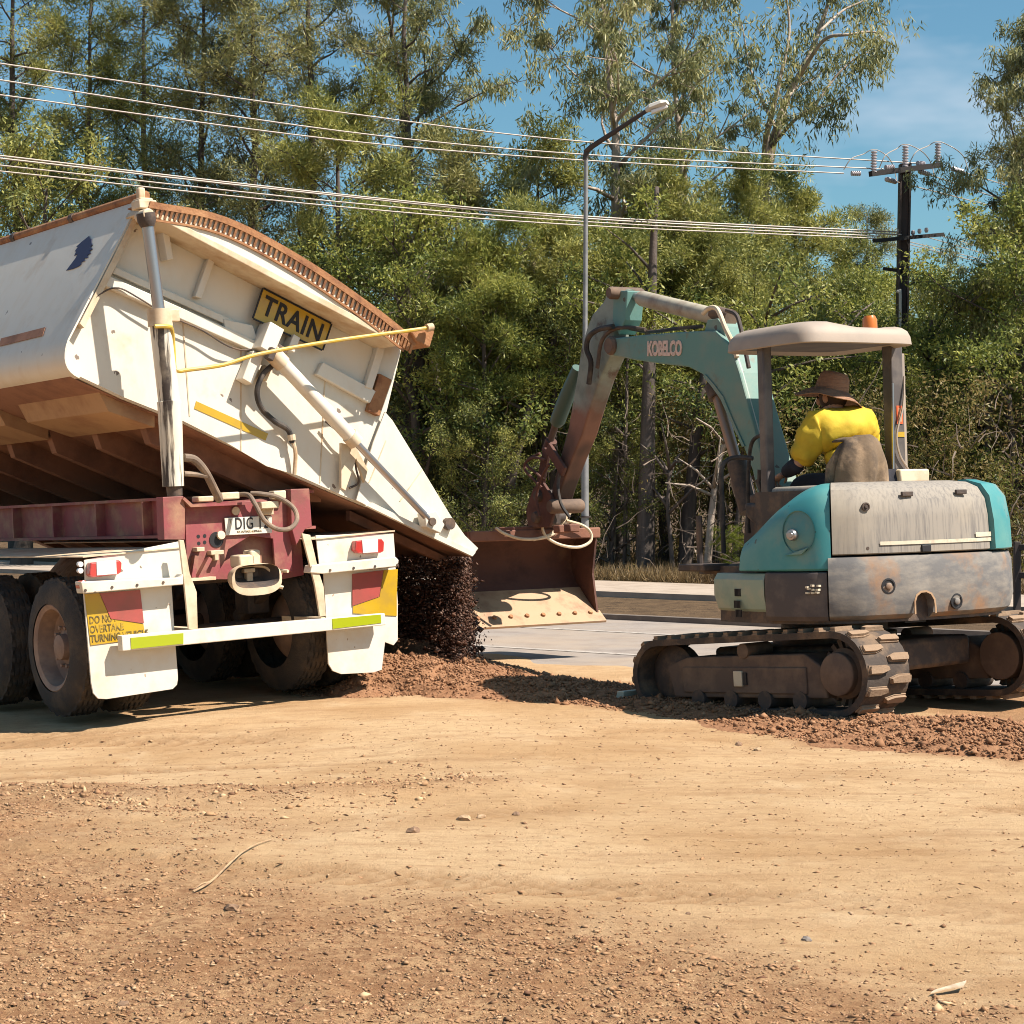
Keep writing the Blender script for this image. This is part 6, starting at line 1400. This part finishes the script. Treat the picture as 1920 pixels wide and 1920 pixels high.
# joints: pelvis at the origin, y forward, z up; back bent forward and to the left
J = dict(pel=(0, 0, .06), bel=(-.03, .05, .20), che=(-.08, .13, .38), nek=(-.06, .19, .52), hed=(-.06, .23, .63), top=(-.06, .245, .735),
         shl=(-.25, .15, .43), ell=(-.35, .24, .19), wrl=(-.33, .43, .13), shr=(.11, .15, .45), elr=(.24, .22, .22), wrr=(.28, .44, .16),
         hpl=(-.11, .03, .02), knl=(-.17, .46, .06), anl=(-.18, .56, -.30), hpr=(.11, .03, .02), knr=(.15, .46, .06), anr=(.16, .56, -.30))
K = list(J); ix = {k: i for i, k in enumerate(K)}
ed_ = [('pel', 'bel'), ('bel', 'che'), ('che', 'nek'), ('nek', 'hed'), ('hed', 'top'), ('che', 'shl'), ('shl', 'ell'), ('ell', 'wrl'), ('che', 'shr'), ('shr', 'elr'), ('elr', 'wrr'), ('pel', 'hpl'), ('hpl', 'knl'), ('knl', 'anl'), ('pel', 'hpr'), ('hpr', 'knr'), ('knr', 'anr')]
rad = dict(pel=(.11, .09), bel=(.11, .08), che=(.11, .08), nek=.062, hed=(.082, .10), top=(.07, .085), shl=.055, ell=.044, wrl=.030, shr=.055, elr=.046, wrr=.030, hpl=.08, knl=.062, anl=.045, hpr=.08, knr=.062, anr=.045)
body = skin_mesh('body', [J[k] for k in K], [(ix[a], ix[b]) for a, b in ed_], [rad[k] for k in K], M_SKIN, PE)
mid = lambda a, b, t: tuple(Vector(J[a]).lerp(Vector(J[b]), t))
sv = [mid('pel', 'bel', .3), J['bel'], mid('bel', 'che', .6), J['che'], mid('che', 'nek', .62), J['shl'], mid('shl', 'ell', .33), mid('shl', 'ell', .66), mid('shl', 'ell', 1.0), J['shr'], mid('shr', 'elr', .33), mid('shr', 'elr', .66), mid('shr', 'elr', 1.0)]
skin_mesh('shirt', sv, [(0, 1), (1, 2), (2, 3), (3, 4), (3, 5), (5, 6), (6, 7), (7, 8), (3, 9), (9, 10), (10, 11), (11, 12)], [(.20, .17), (.215, .185), (.225, .19), (.215, .17), (.125, .115), .14, .125, .11, .095, .14, .125, .11, .095], M_SHIRT, PE, 3)
tx = bpy.data.textures.new('folds', 'CLOUDS'); tx.noise_scale = .11; tx.noise_depth = 2
dm = bpy.data.objects['shirt'].modifiers.new('folds', 'DISPLACE'); dm.texture = tx; dm.strength = .055; dm.mid_level = .5; dm.texture_coords = 'LOCAL'
for a_, b_ in (('ell', 'wrl'), ('elr', 'wrr')):
    skin_mesh('sleeve', [mid(a_, b_, -.1), mid(a_, b_, .4), mid(a_, b_, .92)], [(0, 1), (1, 2)], [.068, .058, .046], M_TROU, PE)
skin_mesh('shirt_hem', [mid('pel', 'bel', -.25), mid('pel', 'bel', .4)], [(0, 1)], [(.205, .175), (.212, .18)], M_TROU, PE)
tv = [J['pel'], J['hpl'], J['knl'], mid('knl', 'anl', .9), J['hpr'], J['knr'], mid('knr', 'anr', .9)]
skin_mesh('trousers', tv, [(0, 1), (1, 2), (2, 3), (0, 4), (4, 5), (5, 6)], [(.17, .14), .112, .085, .07, .112, .085, .07], M_TROU, PE)
for s, k in ((-1, 'anl'), (1, 'anr')):
    a = Vector(J[k]); skin_mesh('boot', [a + Vector((0, -.03, -.0)), a + Vector((0, 0, -.06)), a + Vector((0, .15, -.075))], [(0, 1), (1, 2)], [.055, .055, .045], M_BOOT, PE)
# hands closed round the levers: palm, four fingers, thumb
for s, k, e in ((-1, 'wrl', 'ell'), (1, 'wrr', 'elr')):
    w = Vector(J[k]); d = (w - Vector(J[e])).normalized(); side = d.cross(Vector((0, 0, 1))).normalized(); up = side.cross(d)
    vs = [w, w + d * .045, w + d * .09]; es = [(0, 1), (1, 2)]; rs = [.026, (.034, .020), (.036, .018)]
    for f in range(4):
        b0 = len(vs); o_ = side * (.030 - .020 * f); l = (.036, .042, .040, .032)[f]
        vs += [w + d * .095 + o_, w + d * (.095 + l) + o_ - up * .012, w + d * (.095 + l * 1.05) + o_ - up * .042, w + d * (.085 + l * .6) + o_ - up * .055]
        es += [(2, b0), (b0, b0 + 1), (b0 + 1, b0 + 2), (b0 + 2, b0 + 3)]; rs += [.0095, .009, .0085, .008]
    b0 = len(vs); vs += [w + d * .03 - side * s * .035, w + d * .06 - side * s * .052 - up * .02, w + d * .085 - side * s * .045 - up * .042]; es += [(1, b0), (b0, b0 + 1), (b0 + 1, b0 + 2)]; rs += [.012, .010, .0085]
    skin_mesh('hand', vs, es, rs, M_SKIN, PE, 2)
# face: nose, ears, eyes, mouth turned to the bucket
hc = Vector(J['hed']); fw = Vector((-.32, .93, -.14)).normalized(); rt = fw.cross(Vector((0, 0, 1))).normalized(); uu = rt.cross(fw)
def blob(name, c, r, sc, mat):
    bm = bmesh.new(); bmesh.ops.create_uvsphere(bm, u_segments=14, v_segments=10, radius=r)
    for v in bm.verts: v.co = c + rt * v.co.x * sc[0] + fw * v.co.y * sc[1] + uu * v.co.z * sc[2]
    me = bpy.data.meshes.new(name); bm.to_mesh(me); bm.free(); me.polygons.foreach_set('use_smooth', [True] * len(me.polygons)); return link_mesh(name, me, mat, PE)
blob('nose', hc + fw * .098 + uu * .0, .018, (.8, 1.2, 1.4), M_SKIN); blob('mouth', hc + fw * .092 - uu * .04, .018, (1.3, .5, .35), surf('lips', (.35, .13, .10), .5))
for s in (-1, 1):
    blob('eye', hc + fw * .085 + rt * s * .034 + uu * .028, .012, (1.1, .7, .7), surf('eye_dark', (.04, .03, .025), .2)); blob('ear', hc + rt * s * .092 + uu * .0 - fw * .01, .03, (.35, .7, 1.1), M_SKIN)
M_HAIR = surf('brown_hair', (.05, .03, .02), .8); blob('hair', hc - fw * .018 + uu * .012, .098, (.98, 1.0, 1.05), M_HAIR); blob('beard', hc + fw * .045 - uu * .075, .055, (1.1, .9, .8), M_HAIR)
# hat: crown and dipping brim, tilted back to the right
ha = Vector((.20, -.16, 1)).normalized(); hx_ = ha.orthogonal().normalized(); hy_ = ha.cross(hx_); hb = hc + uu * .052 - fw * .012; rows = []
n = 44
for rr, z in ((.248, -.058), (.240, -.054), (.19, -.024), (.145, .0), (.118, .010), (.114, .05), (.104, .10), (.085, .128), (.05, .134), (.01, .120)):
    row = []
    for k in range(n + 1):
        t = 2 * math.pi * k / n; wv = (.020 * math.sin(2 * t + 1.0) + .008 * math.sin(5 * t)) * max(0, (rr - .12) / .15); row.append(hb + hx_ * rr * math.cos(t) * 1.02 + hy_ * rr * math.sin(t) * .98 + ha * (z + wv))
    rows.append(row)
mb = MB(); mb.grid(rows); o = mb.build('straw_hat', M_HAT, PE, angle=1.0); sl = o.modifiers.new('s', 'SOLIDIFY'); sl.thickness = .006
# ---------------------------------------------------------------- power pole, lines, street lamp, railing
M_POLE = surf('brown_steel_pole', (.042, .030, .028), .7, c2=(.075, .052, .045), scale=3, stretch=(1, 1, .2)); M_XARM = surf('black_crossarm', (.014, .011, .011), .8); M_INSUL = surf('grey_insulator', (.46, .42, .44), .3); M_WIRE = surf('power_cable', (.36, .30, .25), .5)
M_GALV = surf('galvanised_steel', (.27, .265, .265), .55, .3, c2=(.20, .20, .20), scale=6); M_LAMPH = surf('lamp_housing', (.60, .56, .50), .5)
YP = 32.0
pb = at(1684, 905, YP); pb.z = 0
PP = empty('power_pole', Matrix.Translation(pb), 'tall brown steel power pole with three crossarms behind the excavator canopy', 'power pole')
def pl_(x, y, dy=0.0): return at(x, y, YP + dy) - pb
mb = MB(); p0, p1 = pl_(1681, 1060), pl_(1697, 308); p0.z = -.2
mb.bar(p0 + Vector((-.075, 0, 0)), p1 + Vector((-.075, 0, 0)), .03, .18, (0, 1, 0)); mb.bar(p0 + Vector((.075, 0, 0)), p1 + Vector((.075, 0, 0)), .03, .18, (0, 1, 0)); mb.bar(p0, p1, .12, .03, (0, 1, 0)); mb.build('pole', M_POLE, PP, smooth=False)
for nm, a, b, t in (('crossarm', (1630, 328, -.5), (1762, 311, .5), .085), ('crossarm', (1636, 453, -.5), (1766, 441, .5), .06), ('crossarm', (1655, 505, .3), (1746, 517, -.3), .055)):
    mb = MB(); mb.bar(pl_(*a) - Vector((0, .1, 0)), pl_(*b) - Vector((0, .1, 0)), t * .9, t); mb.build(nm, M_XARM, PP, smooth=False)
def insul(base, top, r, n):
    a, b = Vector(base), Vector(top); L_ = (b - a).length; prof = []
    for k in range(n): x = L_ * (k + .0) / n; prof += [(x, r * .62), (x + L_ / n * .25, r), (x + L_ / n * .55, r), (x + L_ / n * .75, r * .62)]
    mb = MB(); mb.lathe(a, b - a, prof, 12); return mb.build('insulator', M_INSUL, PP, angle=.5)
tops = []
for x, y, d in ((1638, 324, -.45), (1697, 314, 0), (1758, 309, .47)): insul(pl_(x, y, d - .1), pl_(x + 1, y - 42, d - .1), .052, 8); tops.append((x + 1, y - 43, d - .1))
for a, b in (((1596, 325, -.6), (1614, 325, -.55)), ((1660, 314, -.4), (1676, 313, -.3)), ((1720, 306, .1), (1733, 307, .2)), ((1662, 336, -.2), (1680, 341, .2)), ((1724, 321, .2), (1742, 327, .5)), ((1786, 316, .6), (1806, 322, 1.0))):
    insul(pl_(*a), pl_(*b), .042, 5)
for x in (1712, 1721, 1730):
    mb = MB(); c = pl_(x, 516, -.2); mb.lathe(c, (0, 0, -1), [(0, .012), (.05, .014), (.07, .028), (.14, .034), (.15, .02)], 10); mb.build('cable_seal', M_POLE, PP)
for x, y in ((1686, 430), (1712, 433), (1724, 430), (1737, 428)):
    mb = MB(); mb.lathe(pl_(x, y + 8, .0), (0, 0, 1), [(0, .02), (.03, .035), (.07, .03), (.08, .015)], 10); mb.build('insulator', M_INSUL, PP)
def pole_tube(name, pts, r, mat, n=6):
    mb = MB(); mb.tube(catmull([pl_(*p) for p in pts], 8), r, n); mb.build(name, mat, PP)
# looped jumpers over the pins
for (tx, ty, td), l, rgt in zip(tops, ((1582, 318, -.7), (1648, 316, -.5), (1704, 308, .0)), ((1682, 342, .3), (1752, 330, .5), (1815, 318, 1.0))):
    pole_tube('jumper_wire', [l, (l[0] + (tx - l[0]) * .25, ty + (l[1] - ty) * .45, l[2]), ((tx + l[0]) / 2 + 8, ty + 8, td), (tx - 8, ty + 1, td), (tx, ty, td), (tx + 10, ty + 2, td), ((tx + rgt[0]) / 2 + 5, ty + 14, td), (tx + (rgt[0] - tx) * .86, ty + (rgt[1] - ty) * .55, rgt[2]), rgt], .008, M_WIRE)
pole_tube('conduit', [(1681, 546, -.12), (1686, 548, -.12), (1688, 556, -.12), (1687, 700, -.12), (1686, 1050, -.12)], .025, M_LAMPH, 8)
for q in ([(1714, 470, 0), (1722, 490, 0), (1712, 514, -.2)], [(1740, 470, .1), (1730, 492, 0), (1721, 514, -.2)], [(1690, 448, -.1), (1700, 452, -.12), (1704, 470, -.12), (1698, 478, -.1)], [(1694, 480, -.1), (1702, 485, -.12), (1704, 500, -.12), (1696, 506, -.1)]): pole_tube('service_wire', q, .007, M_DARK, 5)
# lines: to the left they come nearer, to the right they run off behind the gum
def line(label, pts, r=.0105):
    w = [at(*p) for p in pts]; c = catmull(w, 8); mb = MB(); mb.tube(c, r, 5); o = mb.build('power_line', M_WIRE); return tag(o, label, 'power line', 'overhead power lines')
def lft(y0, y1, y2, ye, xe, ze, dz):
    """photo rows at x = 0, 640, 1100 and the end at the pole"""
    f = lambda x: 25.2 + (YP - 25.2) * (x / 1690)
    ext = y0 - (y1 - y0) * .9
    return [(-560, ext, f(-560)), (0, y0, f(0)), (640, y1, f(640)), (1100, y2, f(1100)), (xe, ye, f(xe) + dz)]
line('topmost of the three upper power lines left of the pole', lft(119, 211, 266, 306, 1717, 0, .1))
line('middle one of the three upper power lines left of the pole', lft(150, 246, 290, 317, 1656, 0, -.3))
line('lowest of the three upper power lines left of the pole', lft(178, 263, 301, 325, 1582, 0, -.4))
line('topmost of the bundle of lower power lines left of the pole', lft(292, 365, 406, 436, 1700, 0, .1), .012)
line('second of the bundle of lower power lines left of the pole', lft(297, 368, 410, 440, 1690, 0, -.1), .012)
line('third of the bundle of lower power lines left of the pole', lft(310, 379, 416, 443, 1650, 0, -.4), .010)
line('lowest of the bundle of lower power lines left of the pole', lft(321, 388, 423, 447, 1642, 0, -.5), .010)
def rgt_(y0, x0, y1, y2): f = lambda x: YP + (x - 1690) * .022; return [(x0, y0, f(x0)), (1840, y1, f(1840)), (1930, y2, f(1930)), (2300, y2 + (y2 - y1) * 4.3, f(2300))]
line('topmost of the three upper power lines right of the pole', rgt_(322, 1806, 333, 362))
line('middle one of the three upper power lines right of the pole', rgt_(328, 1745, 361, 392))
line('lowest of the three upper power lines right of the pole', rgt_(341, 1682, 381, 404))
line('topmost of the lower power lines right of the pole', rgt_(441, 1760, 463, 486), .008)
line('second of the lower power lines right of the pole', rgt_(445, 1740, 474, 500), .008)
line('third of the lower power lines right of the pole', rgt_(452, 1700, 486, 508), .008)
line('lowest of the lower power lines right of the pole', rgt_(457, 1700, 492, 516), .008)
# street lamp
YL = 28.4; lb = at(1097, 905, YL); lb.z = 0
LPO = empty('street_lamp', Matrix.Translation(lb), 'grey street lamp on a tall pole with an outreach arm behind the excavator arm', 'street lamp')
q = lambda x, y, d=0.0: at(x, y, YL + d) - lb
mb = MB(); mb.tube([Vector((0, 0, -.1)), Vector((0, 0, 2.0)), q(1097, 620), q(1099, 288)], [.060, .052, .036, .030], 14); mb.build('pole', M_GALV, LPO)
mb = MB(); mb.tube([q(1097, 300), q(1100, 283), q(1108, 276, -.1), q(1215, 206, -.5)], [.040, .042, .040, .030], 10); mb.build('outreach_arm', M_POLE, LPO)
a, b = q(1212, 208, -.5), q(1252, 193, -.62); mb = MB(); ax = (b - a).normalized(); rows = []
for t, w, h in ((0, .05, .05), (.12, .07, .06), (.25, .12, .075), (.8, .13, .07), (1, .08, .04)):
    c = a.lerp(b, t); sd_ = ax.cross(Vector((0, 0, 1))).normalized(); u_ = sd_.cross(ax); rows.append([c + sd_ * w * math.cos(k * math.pi / 5) * 1.0 + u_ * (h * math.sin(k * math.pi / 5) if k <= 5 else h * .5 * math.sin(k * math.pi / 5)) for k in range(11)])
mb.grid(rows); n0 = 11
mb.f.append(tuple(range(10))); mb.m.append(0); mb.f.append(tuple(44 + k for k in range(10))); mb.m.append(0)
hd = mb.build('lamp_head', M_LAMPH, LPO, fix=True)
mb = MB(); c = a.lerp(b, .6) - Vector((0, 0, .05)); mb.box(c, (.24, .14, .05), Matrix.Rotation(R(-20), 3, 'Y')); mb.build('lamp_glass', M_LENSW, hd, bevel=.012)
mb = MB(); mb.lathe((0, 0, 1.0), (0, 0, 1), [(0, .085), (.02, .085)], 14); mb.build('pole_band', M_POLE, LPO)
# railing by the footpath at the right edge
YR = 22.6; rb = at(1907, 905, YR); rb.z = .02
RL = empty('railing', Matrix.Translation(rb), 'dark steel railing beside the footpath at the right edge', 'railing')
for k in range(3):
    o_ = ROAD * (-1.6 * k); mb = MB(); mb.box(o_ + Vector((0, 0, .38)), (.075, .075, .85)); mb.build('post', M_POLE, RL, bevel=.008)
for z in (.74, .42):
    mb = MB(); mb.bar(Vector((0, 0, z)), ROAD * -3.2 + Vector((0, 0, z)), .05, .07); mb.build('rail', M_POLE, RL, bevel=.006)
